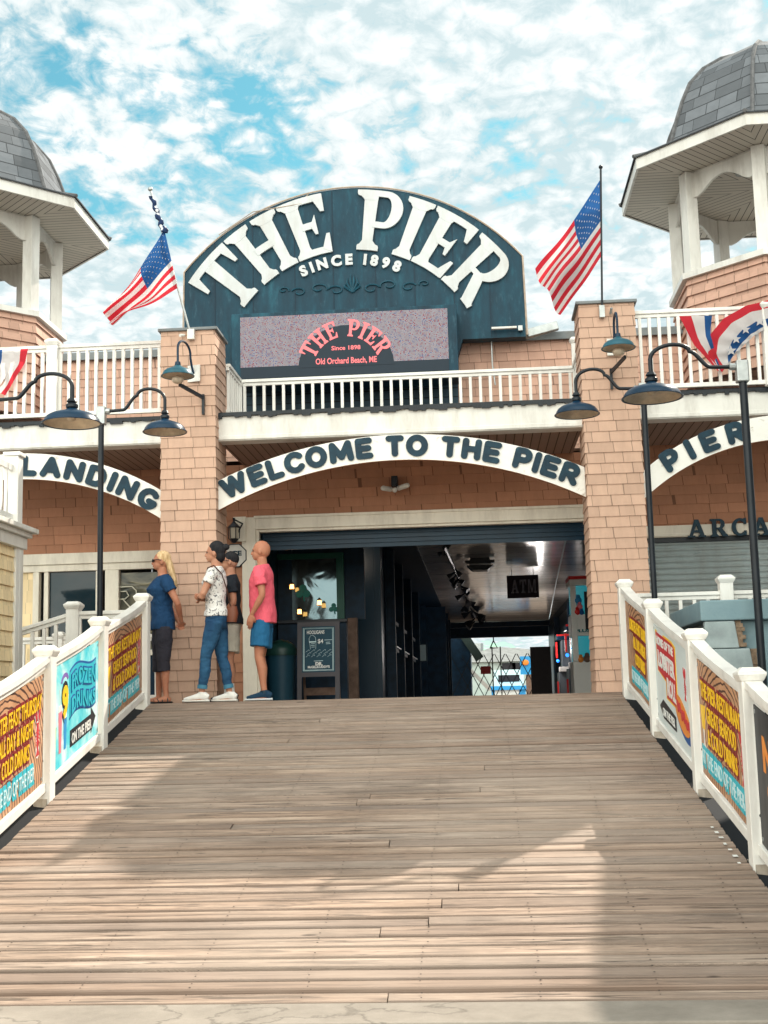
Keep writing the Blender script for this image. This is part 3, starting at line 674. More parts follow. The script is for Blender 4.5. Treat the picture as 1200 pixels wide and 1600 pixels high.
arctext(None, 'SINCE 1898', FRONT(SY-.01), CX-.02, 4.47, 1.62, -R(25), R(25), .15, ext=.03, off=.055, each=(LETW, sg))
mb = MB()
def sw(c, r, s, a0, a1, k=14): return [(c[0]+s*(r*(1-i/k*.7))*math.cos(R(a0+(a1-a0)*i/k)), SY-.012, c[1]+(r*(1-i/k*.7))*.6*math.sin(R(a0+(a1-a0)*i/k))) for i in range(k+1)]
for s in (-1, 1):
    for j, (cx_, r) in enumerate(((.25, .12), (.5, .13), (.78, .11), (1.0, .08))): mb.tube(sw((CX+.02+s*cx_, 5.74+(.02 if j % 2 else -.02)), r, s, 200 if j % 2 else 20, -160 if j % 2 else 380), .011, 6)
    for a in (12, 40, 65): mb.tube([(CX, SY-.012, 5.68), (CX+s*.12*math.sin(R(a)), SY-.014, 5.7+.15*math.cos(R(a))), (CX+s*.1*math.sin(R(a)), SY-.012, 5.72+.23*math.cos(R(a)))], [.012, .02, .004], 6)
mb.build('scroll_ornament', paint('faded_blue_relief', (.006, .06, .095), .5, .3, 9), sg)
# LED cabinet
ld = thing('led_message_screen', 'wide dark framed LED screen showing THE PIER under the big arched sign', 'screen', (-1.67, 2.6, 4.4))
x0, x1, z0, z1 = -3.24, -.12, 4.40, 5.31
mb = MB(); mb.box(x0, x1, 2.45, 2.87, z0-.12, z1); mb.build('cabinet', SIGNB, ld, bevel=.01)
X0, X1, Z0, Z1 = x0+.13, x1-.13, z0+.0, z1-.055
t = NT('led_pixels'); s3 = t.n('ShaderNodeSeparateXYZ'); t.l(t.o, s3.inputs[0])
PS = .0155
def snap(i): return t.math('FLOOR', t.math('DIVIDE', s3.outputs[i], PS))
cc = t.n('ShaderNodeCombineXYZ'); t.l(snap(0), cc.inputs[0]); t.l(snap(2), cc.inputs[1])
wn = t.n('ShaderNodeTexWhiteNoise', noise_dimensions='2D'); t.l(cc.outputs[0], wn.inputs['Vector'])
def dot(i):
    f = t.math('ABSOLUTE', t.math('SUBTRACT', t.math('FRACT', t.math('DIVIDE', s3.outputs[i], PS)), .5)); return t.math('LESS_THAN', f, .36)
ccol = t.ramp(wn.outputs[0], [(.0, (.7, .06, .08)), (.1, (.85, .45, .45)), (.2, (.85, .8, .8)), (.78, (.82, .72, .72)), (.9, (.25, .35, .7)), (.95, (.9, .6, .55))])
t.b.inputs['Base Color'].default_value = (.02, .02, .03, 1); t.set('Emission Color', t.mix(t.math('MULTIPLY', dot(0), dot(2)), (.04, .03, .05), ccol)); t.set('Emission Strength', .5)
LEDM = t.m
PKE = plain('led_pink', (.5, .1, .1), .5, emit=(.85, .2, .22), es=.62); DKE = plain('led_dark', (.008, .02, .035), .5)
mb = MB(); mb.box(X0, X1, 2.440, 2.452, Z0+.14, Z1); mb.build('display_field', LEDM, ld)
mb = MB(); mb.box(X0, X1, 2.440, 2.452, Z0-.02, Z0+.139); mb.build('display_strip', DKE, ld)
cxl = (X0+X1)/2+.03
mb = MB(); P = [(cxl+.66*math.cos(R(a)), Z0+.1+.58*math.sin(R(a))) for a in range(0, 181, 12)]; mb.poly(P, FRONT(2.44), 0, .004); mb.build('display_arch', DKE, ld)
mb = MB(); P = [(cxl+.635*math.cos(R(a)), Z0+.1+.635*math.sin(R(a))) for a in range(0, 181, 6)]; Q = [(cxl+.605*math.cos(R(a)), Z0+.1+.605*math.sin(R(a))) for a in range(0, 181, 6)]
serif_arc(mb, 'THE PIER', FRONT(2.436), cxl, Z0+.06, .46, -R(68), R(68), .24, .78, .003)
text(mb, 'Since 1898', FRONT(2.436), .06, cxl-.2, cxl+.2, Z0+.33, ext=.003)
text(mb, 'Old Orchard Beach, ME', FRONT(2.436), .085, cxl-.42, cxl+.42, Z0+.14, ext=.003)
P = [(cxl-.62+.0*k, 0) for k in range(1)]
mb.build('display_lettering', PKE, ld)
mb = MB(); mb.box(-3.24, -.14, 3.1, 3.17, 3.45, 4.4)
bl = grooved('dark_blue_clapboards', (.03, .06, .085), .13, .1, 2); tag(mb.build('dark_siding_panel', bl), 'dark slate clapboard panel behind the centre balcony railing under the screen', 'siding panel')
mb = MB(); mb.tube([(.35, 3.05, 5.1), (.35, 3.05, 4.6), (.38, 3.05, 4.3)], .012, 6); mb.build('conduit', GALV, B)
fl_ = thing('sign_floodlight', 'small white floodlight lying at lower right corner of the arched sign', 'floodlight', (.55, 2.8, 5.0))
mb = MB(); mb.box(.35, .7, 2.78, 2.84, 5.03, 5.06); mb.build('housing', WHITE, fl_, bevel=.005)
mb = MB(); mb.box(.72, .78, 2.8, 3.0, 5.0, 5.07); mb.build('bracket', GALV, fl_)
mb = MB(); mb.bar((.85, 3.0, 5.0), (1.28, 3.0, 5.1), .1, .12); tag(mb.build('roof_vent_box', GALV, bevel=.01), 'grey metal roof duct between arched sign and right pillar', 'duct')

# railings -------------------------------------------------------------------
def railing(name, label, pts, ztop, zbot, posts, sp=.108, group=None):
    o = thing(name, label, 'railing', tuple(Vector((pts[0][0], pts[0][1], zbot)))); 
    mb = MB()
    for a, b in zip(pts, pts[1:]):
        za = a[2] if len(a) > 2 else 0; zb_ = b[2] if len(b) > 2 else 0
        mb.bar((a[0], a[1], ztop-.02+za), (b[0], b[1], ztop-.02+zb_), .075, .04); mb.bar((a[0], a[1], ztop-.062+za), (b[0], b[1], ztop-.062+zb_), .04, .042)
    mb.build('top_rail', VINYL, o, bevel=.004)
    mb = MB()
    for a, b in zip(pts, pts[1:]):
        za = a[2] if len(a) > 2 else 0; zb_ = b[2] if len(b) > 2 else 0
        mb.bar((a[0], a[1], zbot+.02+za), (b[0], b[1], zbot+.02+zb_), .045, .05)
    mb.build('bottom_rail', VINYL, o, bevel=.004)
    for a, b in zip(pts, pts[1:]):
        za = a[2] if len(a) > 2 else 0; zb_ = b[2] if len(b) > 2 else 0
        ln = math.hypot(b[0]-a[0], b[1]-a[1]); k = max(1, int(ln/sp))
        for i in range(k):
            f = (i+.5)/k; x = a[0]+(b[0]-a[0])*f; y = a[1]+(b[1]-a[1])*f; z = za+(zb_-za)*f
            q = MB(); q.box(x-.018, x+.018, y-.018, y+.018, zbot+.046+z, ztop-.084+z); q.build('baluster', VINYL, o)
    for (x, y, z0_, z1_, w_) in posts: post(o, x, y, z0_, z1_, w_)
    return o
def post(o, x, y, z0_, z1_, w_):
    q = MB(); h = w_/2; q.box(x-h, x+h, y-h, y+h, z0_, z1_-.06); p = q.build('post', VINYL, o, bevel=.006)
    q = MB(); c = h+.022
    q.hexa([(x-h-.004, y-h-.004, z1_-.085), (x+h+.004, y-h-.004, z1_-.085), (x+h+.004, y+h+.004, z1_-.085), (x-h-.004, y+h+.004, z1_-.085), (x-c, y-c, z1_-.05), (x+c, y-c, z1_-.05), (x+c, y+c, z1_-.05), (x-c, y+c, z1_-.05)])
    q.box(x-c, x+c, y-c, y+c, z1_-.0495, z1_-.03)
    d = h*.8
    q.hexa([(x-c+.004, y-c+.004, z1_-.0295), (x+c-.004, y-c+.004, z1_-.0295), (x+c-.004, y+c-.004, z1_-.0295), (x-c+.004, y+c-.004, z1_-.0295), (x-d, y-d, z1_), (x+d, y-d, z1_), (x+d, y+d, z1_), (x-d, y+d, z1_)])
    q.build('cap', VINYL, p if False else o, bevel=.003)
railing('balcony_railing', 'white baluster railing on left balcony wing beside left pillar', [(-6.9, .13), (-3.61, .13)], 4.29, 3.42, [(-4.95, .1, 3.39, 4.36, .13)])
railing('balcony_railing', 'white baluster railing set back over the centre entrance below the screen', [(-2.95, .66), (-2.95, 1.5), (1.36, 1.5), (1.36, .66)], 4.12, 3.5, [(-2.95, 1.5, 3.42, 4.12, .06), (1.36, 1.5, 3.42, 4.5, .06)], .125)
railing('balcony_railing', 'white baluster railing on right balcony wing behind the bunting', [(1.96, .13), (5.4, .13)], 4.385, 3.46, [(3.47, .1, 3.43, 4.42, .13)])

# gazebos --------------------------------------------------------------------
def octo(r, z, rot=22.5): return [Vector((r*math.cos(R(rot+45*k)), r*math.sin(R(rot+45*k)), z)) for k in range(8)]
gz = local_thing('rooftop_gazebo', 'right white octagonal rooftop gazebo with shingled bell dome beside the tall flag', 'gazebo', (4.48, 3.18, 0))
RE = 2.26; ZE = 7.05; IN = 1.47
mb = MB(); a = octo(RE, ZE); b = octo(RE, ZE+.16); a2 = octo(RE-.03, ZE)
for k in range(8):
    j = (k+1) % 8; mb.add([a[k], a[j], b[j], b[k]], [(0, 1, 2, 3)])
    i0 = octo(RE-.035, ZE-.0)[k]; i1 = octo(RE-.035, ZE-.0)[j]; mb.add([a[k], a[j], i1, i0], [(0, 1, 2, 3)])
mb.build('fascia', WHITE, gz)
mb = MB(); a = octo(RE-.035, ZE+.02)
for k in range(8):
    j = (k+1) % 8; ln = (a[j]-a[k]).length; ap = (RE-.035)*math.cos(R(22.5))
    mb.add([a[k], a[j], Vector((0, 0, ZE+.02))], [(0, 1, 2)], 0, [[(0, 0), (ln, 0), (ln/2, ap)]])
mb.build('soffit', GSOFF, gz)
mb = MB()
prof = [(RE+.03, 7.2), (RE+.03, 7.225), (1.9, 7.35), (1.71, 7.44), (1.65, 7.59), (1.58, 7.83), (1.47, 8.12), (1.33, 8.41), (1.09, 8.67), (.78, 8.87), (.41, 9.01), (.12, 9.06)]
vl = 0; pv = None
for (r0_, za), (r1_, zb_) in zip(prof, prof[1:]):
    A_ = octo(r0_, za); B_ = octo(r1_, zb_); dv = math.hypot((r1_-r0_), zb_-za)
    for k in range(8):
        j = (k+1) % 8; l0 = (A_[j]-A_[k]).length/2; l1 = (B_[j]-B_[k]).length/2; o_ = k*1.87
        mb.add([A_[k], A_[j], B_[j], B_[k]], [(0, 1, 2, 3)], 0, [[(o_-l0, vl), (o_+l0, vl), (o_+l1, vl+dv), (o_-l1, vl+dv)]])
    vl += dv
mb.build('dome', GREYSH, gz)
hp = MB()
for k in range(8): hp.tube([octo(r+.012, z)[k] for r, z in prof[1:]], .028, 6)
hp.build('hip_caps', paint('hip_shingles', (.13, .13, .135), .9, .35, 14), gz)
mb = MB(); cps = octo(IN, 0); br = MB()
for k in range(8):
    c_ = cps[k]; th = R(22.5+45*k); d = Vector((math.cos(th), math.sin(th), 0)); s_v = Vector((-d.y, d.x, 0))
    cm = MB(); P = []
    for z in (5.62, ZE+.01):
        for su, sv in ((-1, -1), (1, -1), (1, 1), (-1, 1)): P.append(c_+d*(.085*su)+s_v*(.085*sv)+Vector((0, 0, z)))
    cm.add(P, [(0, 1, 2, 3), (7, 6, 5, 4), (0, 4, 5, 1), (1, 5, 6, 2), (2, 6, 7, 3), (3, 7, 4, 0)]); cm.build('column', WHITE, gz, bevel=.006)
    q = cps[(k+1) % 8]; e = (q-c_); ln = e.length; e.normalize(); nrm = Vector((-e.y, e.x, 0)); n = 12
    A_, B_ = [], []
    for i in range(n+1):
        f = i/n; x = .08+(ln-.16)*f; arc = .36-.2*math.sin(math.pi*min(1, max(0, (f-.12)/.76))) if .12 < f < .88 else .36
        A_.append((x, ZE-arc)); B_.append((x, ZE+.005))
    br.ribbon(A_, B_, lambda x, z, n_, c_=c_, e=e, nrm=nrm: c_+e*x+nrm*(n_-.02)+Vector((0, 0, z)), 0, .04)
br.build('arched_braces', WHITE, gz)
mb = MB()
for k in range(8):
    A_ = octo(IN+.17, 0)[k]; B_ = octo(IN+.17, 0)[(k+1) % 8]; A2 = octo(IN-.1, 0)[k]; B2 = octo(IN-.1, 0)[(k+1) % 8]
    z = Vector((0, 0, 5.54)); h = Vector((0, 0, .08)); mb.hexa([A_+z, B_+z, B2+z, A2+z, A_+z+h, B_+z+h, B2+z+h, A2+z+h])
mb.build('sill_rail', WHITE, gz)
mb = MB(); row = .15; z = 4.1
while z < 5.54-.01:
    zb_ = min(z+row, 5.54)
    for k in range(8):
        j = (k+1) % 8; A_ = octo(IN+.13, z)[k]; B_ = octo(IN+.13, z)[j]; C_ = octo(IN+.1, zb_)[j]; D_ = octo(IN+.1, zb_)[k]; ln = (A_-B_).length; o_ = k*2.2
        mb.add([A_, B_, C_, D_, octo(IN, z)[k], octo(IN, z)[j]], [(0, 1, 2, 3), (0, 4, 5, 1)], 0, [[(o_, z), (o_+ln, z), (o_+ln, zb_), (o_, zb_)], [(0, 0)]*4])
    z += row
mb.build('shingled_base', shingle('gazebo_base_shingles', (.54, .33, .25), row=.15, wd=.22, uv=True), gz)
mb = MB(); mb.lathe([(.0, ZE+.012), (.07, ZE+.012), (.085, ZE-.005), (.09, ZE+.015)], (-.6, -.5, 0), 16); mb.build('ceiling_light', GALV, gz)
gl_ = dup(gz, (-7.62, 3.5, 0), 0, 'left white octagonal rooftop gazebo with grey shingled dome beside the drooping flag'); gz['group'] = gl_['group'] = 'rooftop gazebos'

# lamps ----------------------------------------------------------------------
def shade_prof(r): return [(.0, .0), (.03, 0), (.045, -.01), (.05, -.018), (.42*r, -.035), (.72*r, -.062), (.86*r, -.086), (.93*r, -.11), (r-.004, -.142), (r+.008, -.147), (r+.006, -.154), (r-.012, -.148)]
def inner_prof(r): return [(r-.011, -.149), (.91*r, -.12), (.8*r, -.095), (.4*r, -.06), (.0, -.05)]
lp = local_thing('street_lamp', 'near right black gooseneck lamp on black post beside the ramp', 'street lamp', (2.16, -4.5, 0))
H0 = 4.0
def arm_pts():
    P = [(0, 0, 0), (.12, 0, 0), (.24, 0, .005)]
    for a in range(0, 11): f = a/10; P.append((.24+.16*f, 0, .005+.155*(f*f*(3-2*f))))
    for a in range(1, 13): th = R(180-180*a/12*1.0); P.append((.555+.155*math.cos(th), 0, .10+.06+.1*math.sin(th)-.06*a/12))
    P += [(.71, 0, .03), (.71, 0, -.04)]
    return P
mb = MB(); mb.tube([(0, 0, 0), (0, 0, H0-.02)], .031, 12); mb.build('post', BLACKM, lp, smooth=True)
mb = MB(); mb.box(-.045, .05, -.045, .045, H0-.15, H0+.05); mb.tube([(.04, 0, H0), (.1, 0, H0)], .032, 10); mb.build('mount', GALV, lp, bevel=.01)
mb = MB(); mb.tube([(x, y, z+H0) for x, y, z in arm_pts()], .018, 10); mb.lathe([(0, .01), (.03, .01), (.045, -.02), (.03, -.03), (.05, -.05), (.05, -.075), (.035, -.09), (.0, -.09)], (.71, 0, H0-.03), 16); mb.build('arm', BLACKM, lp, smooth=True)
mb = MB(); mb.lathe(shade_prof(.235), (.71, 0, H0-.11), 36); sh_ = mb.build('lamp_shade', NAVY, lp, smooth=True)
mb = MB(); mb.lathe(inner_prof(.235), (.71, 0, H0-.11), 36); mb.build('shade_lining', LAMPIN, lp, smooth=True)
mb = MB(); mb.sph((.71, 0, H0-.2), .04); mb.build('bulb', LAMPIN, lp, smooth=True)
lp.location = (2.49, -2.95, 2.9-H0); lp.rotation_euler = (0, 0, math.pi); lp.scale = (1.155, 1.155, 1); SPL = 1; G_ = 'gooseneck lamps along the ramp'; lp['group'] = G_
dup(lp, (1.86, -1.0, 3.2-H0), math.pi, 'far right black gooseneck lamp whose shade hangs before the right pillar', G_, (1, 1, 1))
dup(lp, (-4.03, -1.0, 3.19-H0), 0, 'far left black gooseneck lamp on the post crossing the LANDING sign', G_, (1, 1, 1))
dup(lp, (-4.55, -2.95, 2.88-H0), 0, 'near left gooseneck lamp entering from the left edge of the view', G_)
wlmp = local_thing('wall_lamp', 'navy gooseneck wall lamp mounted on the upper left pillar', 'wall lamp', (0, 0, 0))
mb = MB(); mb.box(-.08, .08, -.02, -.0, -.1, .1); mb.build('wall_plate', WHITE, wlmp, bevel=.004)
mb = MB(); mb.tube([(0, -.02, 0), (0, -.06, .06), (0, -.1, .16)]+[(0, -.26+.16*math.cos(R(a)), .2+.12*math.sin(R(a))) for a in range(10, 181, 17)]+[(0, -.42, .1), (0, -.42, .02)], .014, 8)
mb.lathe([(0, .05), (.03, .04), (.035, -.0), (.0, -.0)], (0, -.42, .0), 14); mb.build('arm', NAVY, wlmp, smooth=True)
TEALM = paint('teal_enamel', (.02, .1, .14), .35, .3, 5)
mb = MB(); mb.lathe([(r, z*.85) for r, z in shade_prof(.185)], (0, -.42, .0), 32); mb.build('lamp_shade', TEALM, wlmp, smooth=True)
mb = MB(); mb.lathe([(r, z*.85) for r, z in inner_prof(.185)], (0, -.42, .0), 32); mb.sph((0, -.42, -.17), (.07, .07, .05)); mb.build('shade_lining', LAMPIN, wlmp, smooth=True)
wlmp.location = (-3.21, -.02, 3.83); wlmp.rotation_euler = (0, 0, R(-14)); wlmp['group'] = 'pillar wall lamps'
dup(wlmp, (1.69, -.02, 3.93), R(0), 'navy gooseneck wall lamp mounted on the upper right pillar', 'pillar wall lamps')
def bracket(x, z, s, label):
    mb = MB(); mb.box(x-.015, x+.015, -.06, -.02, z-.12, z+.12); mb.bar((x, -.05, z+.08), (x+s*.25, -.4, z+.16), .025, .04)
    return tag(mb.build('sign_bracket', BLACKM), label, 'bracket', 'empty brackets on pillars')
bracket(-3.1, 3.45, -.8, 'black angle bracket on left pillar below the wall lamp'); bracket(1.64, 3.55, .5, 'black angle bracket on right pillar below the wall lamp')

# lantern, cameras, octagon sign
ln = thing('wall_lantern', 'black carriage lantern on white board left of the entrance frame', 'lantern', (-3.0, 1.7, 2.1))
cl = U(366, 830, 1.62)
mb = MB(); mb.box(cl.x-.03, cl.x+.13, 1.72, 1.764, cl.z-.12, cl.z+.2); mb.build('back_board', CREAM, ln)
mb = MB(); mb.lathe([(0, .17), (.02, .17), (.012, .13), (.03, .1), (.075, .06), (.085, .05), (.085, .04), (0, .04)], (cl.x, 1.6, cl.z), 6)
mb.lathe([(0, -.1), (.065, -.1), (.03, -.15), (0, -.16)], (cl.x, 1.6, cl.z), 6)
for k in range(6): a = R(60*k); mb.tube([(cl.x+.07*math.cos(a), 1.6+.07*math.sin(a), cl.z-.1), (cl.x+.075*math.cos(a), 1.6+.075*math.sin(a), cl.z+.05)], .007, 5)
mb.tube([(cl.x+.02, 1.72, cl.z-.02), (cl.x+.1, 1.66, cl.z+.1), (cl.x, 1.6, cl.z+.15)], .012, 6); mb.build('cage', BLACKM, ln)
mb = MB(); mb.lathe([(.055, -.1), (.06, .045)], (cl.x, 1.6, cl.z), 6); mb.build('glass', plain('frosted_glass', (.6, .55, .45), .2), ln)
oc = thing('octagon_sign', 'small white octagonal notice with dark letters behind the group of people', 'sign', (-3.05, 1.76, 1.85)); co = U(367, 868, 1.76)
mb = MB(); mb.poly([(co.x+.165*math.cos(R(22.5+45*k)), co.z+.165*math.sin(R(22.5+45*k))) for k in range(8)], FRONT(1.775), 0, .012); mb.build('rim', BLACKM, oc)
mb = MB(); mb.poly([(co.x+.15*math.cos(R(22.5+45*k)), co.z+.15*math.sin(R(22.5+45*k))) for k in range(8)], FRONT(1.761), 0, .004); mb.build('plate', WHITE, oc)
mb = MB(); text(mb, 'ICE', FRONT(1.756), .06, co.x-.07, co.x+.09, co.z, ext=.003, off=.05); mb.build('lettering', LETB, oc)
sc = thing('security_cameras', 'cluster of white dome and bullet security cameras over the entrance', 'security camera', (-.95, 1.75, 2.6)); cc_ = U(617, 760, 1.7)
mb = MB(); mb.box(cc_.x-.04, cc_.x+.04, 1.6, 1.785, cc_.z-.02, cc_.z+.12); mb.tube([(cc_.x, 1.62, cc_.z+.02), (cc_.x, 1.55, cc_.z+.02)], .035, 12); mb.build('mount', BLACKM, sc)
for dx, dz, d2 in ((-.1, -.05, (-.09, -.12, 0)), (.1, -.04, (.12, -.09, .02)), (0, -.06, (.01, -.12, -.02))):
    mb = MB(); a = Vector((cc_.x+dx*.5, 1.62, cc_.z+dz)); mb.tube([a, a+Vector(d2)], .032, 12); mb.sph(a+Vector(d2), .03); mb.build('camera_head', WHITE, sc, smooth=True)

# flags ----------------------------------------------------------------------
FR = plain('flag_red', (.62, .03, .05), .7); FWH = plain('flag_white', (.75, .72, .72), .7); FB = plain('flag_blue', (.02, .1, .3), .7)
for mt in (FR, FWH, FB):
    b_ = mt.node_tree.nodes['Principled BSDF']; b_.inputs['Subsurface Weight'].default_value = 0
    # thin cloth lets the sun through
    tr = mt.node_tree.nodes.new('ShaderNodeBsdfTranslucent'); ms = mt.node_tree.nodes.new('ShaderNodeMixShader'); ms.inputs[0].default_value = .5
    mt.node_tree.links.new(mt.node_tree.nodes['Color Ramp'].outputs[0], tr.inputs[0])
    o_ = mt.node_tree.nodes['Material Output']; mt.node_tree.links.new(b_.outputs[0], ms.inputs[1]); mt.node_tree.links.new(tr.outputs[0], ms.inputs[2]); mt.node_tree.links.new(ms.outputs[0], o_.inputs[0])
def flag(label, ht, hb, ft, fb, wave, sag, top=None, seed=0):
    ht, hb, ft, fb = map(Vector, (ht, hb, ft, fb)); nu, nv = 52, 52
    def P(u, v, off=0):
        a = ht.lerp(hb, v); b = ft.lerp(fb, v); p = a.lerp(b, u)
        p.y += wave*math.sin(u*5+v*5+seed)*min(1, u*3)+wave*.6*math.sin(u*11-v*6+seed)*u-off+.15*u*math.sin(v*9+seed)
        p.z -= sag*math.sin(math.pi*u)*(1-.5*v)*.6; p += (ht-hb).normalized()*(.02*math.sin(u*9+v*2)*u)
        return p
    mb = MB(); V = [P(i/nu, j/nv) for j in range(nv+1) for i in range(nu+1)]; k = len(mb.v); mb.v += [tuple(v) for v in V]
    for j in range(nv):
        for i in range(nu):
            st = int(13*(j+.5)/nv); m_ = 2 if (i/nu < .4 and st < 7) else (0 if st % 2 == 0 else 1)
            mb.f.append((j*(nu+1)+i, j*(nu+1)+i+1, (j+1)*(nu+1)+i+1, (j+1)*(nu+1)+i)); mb.mi.append(m_)
    o = mb.build('flag', [FR, FWH, FB], None, smooth=True); tag(o, label, 'flag', 'flags on the entrance pillars')
    st = MB()
    for r_ in range(9):
        for c_ in range(6 if r_ % 2 == 0 else 5):
            u0 = (.4/12)*(1+2*c_+(r_ % 2)); v0 = (7/13/10)*(r_+1)
            for side in (.006, -.006):
                pts = []
                for q in range(10):
                    a = R(36*q-90); rr = .016 if q % 2 == 0 else .0065; pts.append(P(u0+rr*math.cos(a)*.62, v0+rr*math.sin(a), side))
                st.add(pts+[P(u0, v0, side)], [(q, (q+1) % 10, 10) for q in range(10)])
    so_ = st.build('stars', FWH, o); 
    return o
fr_ = thing('flagpole', 'thin dark upright flagpole on top of the right pillar', 'flagpole', (1.6, -.05, 4.3), group='pillar flagpoles')
mb = MB(); mb.tube([(1.57, -.06, 4.3), (1.64, -.06, 6.08)], .012, 8); mb.sph((1.641, -.06, 6.1), .025); mb.build('pole', BLACKM, fr_, smooth=True)
mb = MB(); mb.box(1.54, 1.6, -.08, -.02, 4.28, 4.42); mb.tube([(1.67, -.03, 4.33), (1.68, -.08, 4.38)], .015); mb.build('bracket', GALV, fr_)
flag('large flag with red and white stripes hanging from the upright pole at right', (1.63, -.06, 5.95), (1.6, -.06, 5.02), (.82, -.1, 4.86), (1.08, -.25, 4.3), .035, .06)
fl2 = thing('flagpole', 'thin pale flagpole leaning left from the top of the left pillar', 'flagpole', (-3.24, -.05, 4.3), group='pillar flagpoles')
mb = MB(); mb.tube([(-3.24, -.05, 4.28), (-3.65, -.35, 5.98)], .013, 8); mb.sph((-3.655, -.355, 6.0), .028); mb.build('pole', GALV, fl2, smooth=True)
mb = MB(); mb.box(-3.28, -3.2, -.08, -.02, 4.24, 4.36); mb.tube([(-3.33, -.03, 4.3), (-3.36, -.1, 4.28)], .018); mb.build('bracket', WHITE, fl2)
lf = flag('flag furled round its leaning pole and drooping left of the arched sign', (-3.5, -.3, 5.52), (-3.375, -.16, 4.84), (-4.22, -.3, 4.55), (-4.1, -.35, 4.36), .03, .08, seed=2)
mb = MB(); P = []
for i in range(20):
    f = i/19; P.append((-3.5-.145*f+.014*math.sin(i*1.3), -.3-.05*f, 5.48+.43*f))
mb.tube(P, [(.042 if i < 3 else .034)*(1-.4*i/19)+.006*math.sin(i*1.7) for i in range(20)], 9); 
t = NT('furled_star_cloth'); vo = t.n('ShaderNodeTexVoronoi'); vo.inputs['Scale'].default_value = 17; t.l(t.o, vo.inputs['Vector'])
t.set('Base Color', t.ramp(vo.outputs['Distance'], [(.3, (.7, .7, .72)), (.36, (.012, .03, .09))])); t.set('Roughness', .8)
mb.build('furled_top', t.m, lf, smooth=True)

# bunting --------------------------------------------------------------------
def bunting(label, pts_top, tip, seed, loc):
    o = thing('bunting', label, 'bunting', loc, group='flag bunting on the balcony rails')
    return o
def cloth(o, name, A, Bq, bands, mats, dep=.03, freq=9):
    "surface from polyline A to polyline B with colour bands from A to B"
    nv = 30; n = len(A); mb = MB(); V = []
    for j in range(nv+1):
        f = j/nv
        for i in range(n):
            a = Vector(A[i]).lerp(Vector(Bq[i]), f); a.y -= dep*(.6+math.sin(i/(n-1)*freq*6.28+f*2))*(.3+.7*f); V.append(a)
    mb.v = [tuple(v) for v in V]
    for j in range(nv):
        f = (j+.5)/nv; mi = next(k for k, b in enumerate(bands) if f <= b)
        for i in range(n-1): mb.f.append((j*n+i, j*n+i+1, (j+1)*n+i+1, (j+1)*n+i)); mb.mi.append(mi)
    return mb.build(name, mats, o, smooth=True)
def W(px, py, y=.04): p = U(px, py, y); return (p.x, p.y, p.z)
bn = bunting('pleated red white and blue bunting on the right balcony railing', None, None, 0, (3.0, .05, 4.2))
def lerpl(P, n=60):
    out_ = []; T = [0]
    for a, b in zip(P, P[1:]): T.append(T[-1]+(Vector(b)-Vector(a)).length)
    for i in range(n):
        s = T[-1]*i/(n-1); k = min(len(P)-2, next((q for q in range(len(P)-1) if T[q+1] >= s-1e-9), len(P)-2))
        f = (s-T[k])/(T[k+1]-T[k]); out_.append(Vector(P[k]).lerp(Vector(P[k+1]), f))
    return out_
A = lerpl([W(1128, 582), W(1106, 555), W(1108, 525), W(1130, 498), W(1165, 478), W(1205, 468), W(1260, 466)]); Bq = lerpl([W(1143, 560), W(1150, 553), W(1162, 540), W(1178, 525), W(1195, 515), W(1212, 512), W(1240, 511)])
cloth(bn, 'fan', A, Bq, [.27, .62, .9, 1], [FR, FWH, FB, FWH], .02, 7)
A = lerpl([W(1061, 494), W(1085, 540), W(1122, 580)], 30); Bq = lerpl([W(1112, 494), W(1110, 525), W(1125, 578)], 30)
cloth(bn, 'side_drape', A, Bq, [.36, .78, 1], [FR, FWH, FB], .015, 2)
mb = MB()
for (px, py, s) in ((1142, 548, 9), (1150, 530, 8), (1165, 515, 8), (1187, 502, 9), (1207, 498, 8)):
    c_ = U(px, py, -.02); r_ = s/2000*14.5
    mb.poly([(c_.x+(r_ if q % 2 == 0 else r_*.42)*math.cos(R(36*q+90)), c_.z+(r_ if q % 2 == 0 else r_*.42)*math.sin(R(36*q+90))) for q in range(10)], FRONT(c_.y), 0, .003)
mb.build('stars', FWH, bn)
bl_ = bunting('pleated red white and blue bunting on the left balcony railing', None, None, 0, (-6, .05, 4.2))
A = lerpl([W(44, 545), W(40, 565), W(22, 595), W(8, 618)], 30); Bq = lerpl([W(22, 547), W(20, 570), W(5, 600), W(-4, 612)], 30)
cloth(bl_, 'side_drape', A, Bq, [.5, 1], [FR, FWH], .015, 2)
A = lerpl([W(24, 547), W(20, 570), W(2, 600), W(-8, 612)], 30); Bq = lerpl([W(-30, 547), W(-30, 570), W(-36, 590), W(-40, 600)], 30)
cloth(bl_, 'fan', A, Bq, [.35, .6, 1], [FWH, FB, FR], .012, 3)
#PART2
# ------------------------------------------------------------------ ramp railings and banners
BROWNW = NT('banner_wood_print'); t = BROWNW
mp = t.n('ShaderNodeMapping'); mp.inputs['Scale'].default_value = (1, 1, 1); t.l(t.o, mp.inputs[0])
wv = t.n('ShaderNodeTexWave', wave_type='RINGS', rings_direction='X'); wv.inputs['Scale'].default_value = 5.5; wv.inputs['Distortion'].default_value = 5.5; wv.inputs['Detail'].default_value = 2; wv.inputs['Detail Scale'].default_value = .8; t.l(mp.outputs[0], wv.inputs[0])
n1 = t.noise(3, 4, .6)
c_ = t.mix(t.ramp(wv.outputs['Fac'], [(.0, 1.0), (.16, .9), (.26, 0.0)]), t.ramp(n1, [(.3, (.42, .2, .1)), (.7, (.62, .35, .2))]), (.07, .03, .02))
t.set('Base Color', c_); t.set('Roughness', .42); t.bump(t.noise(4, 3, .5, dist=1.2), .5, .03); BROWNW = t.m
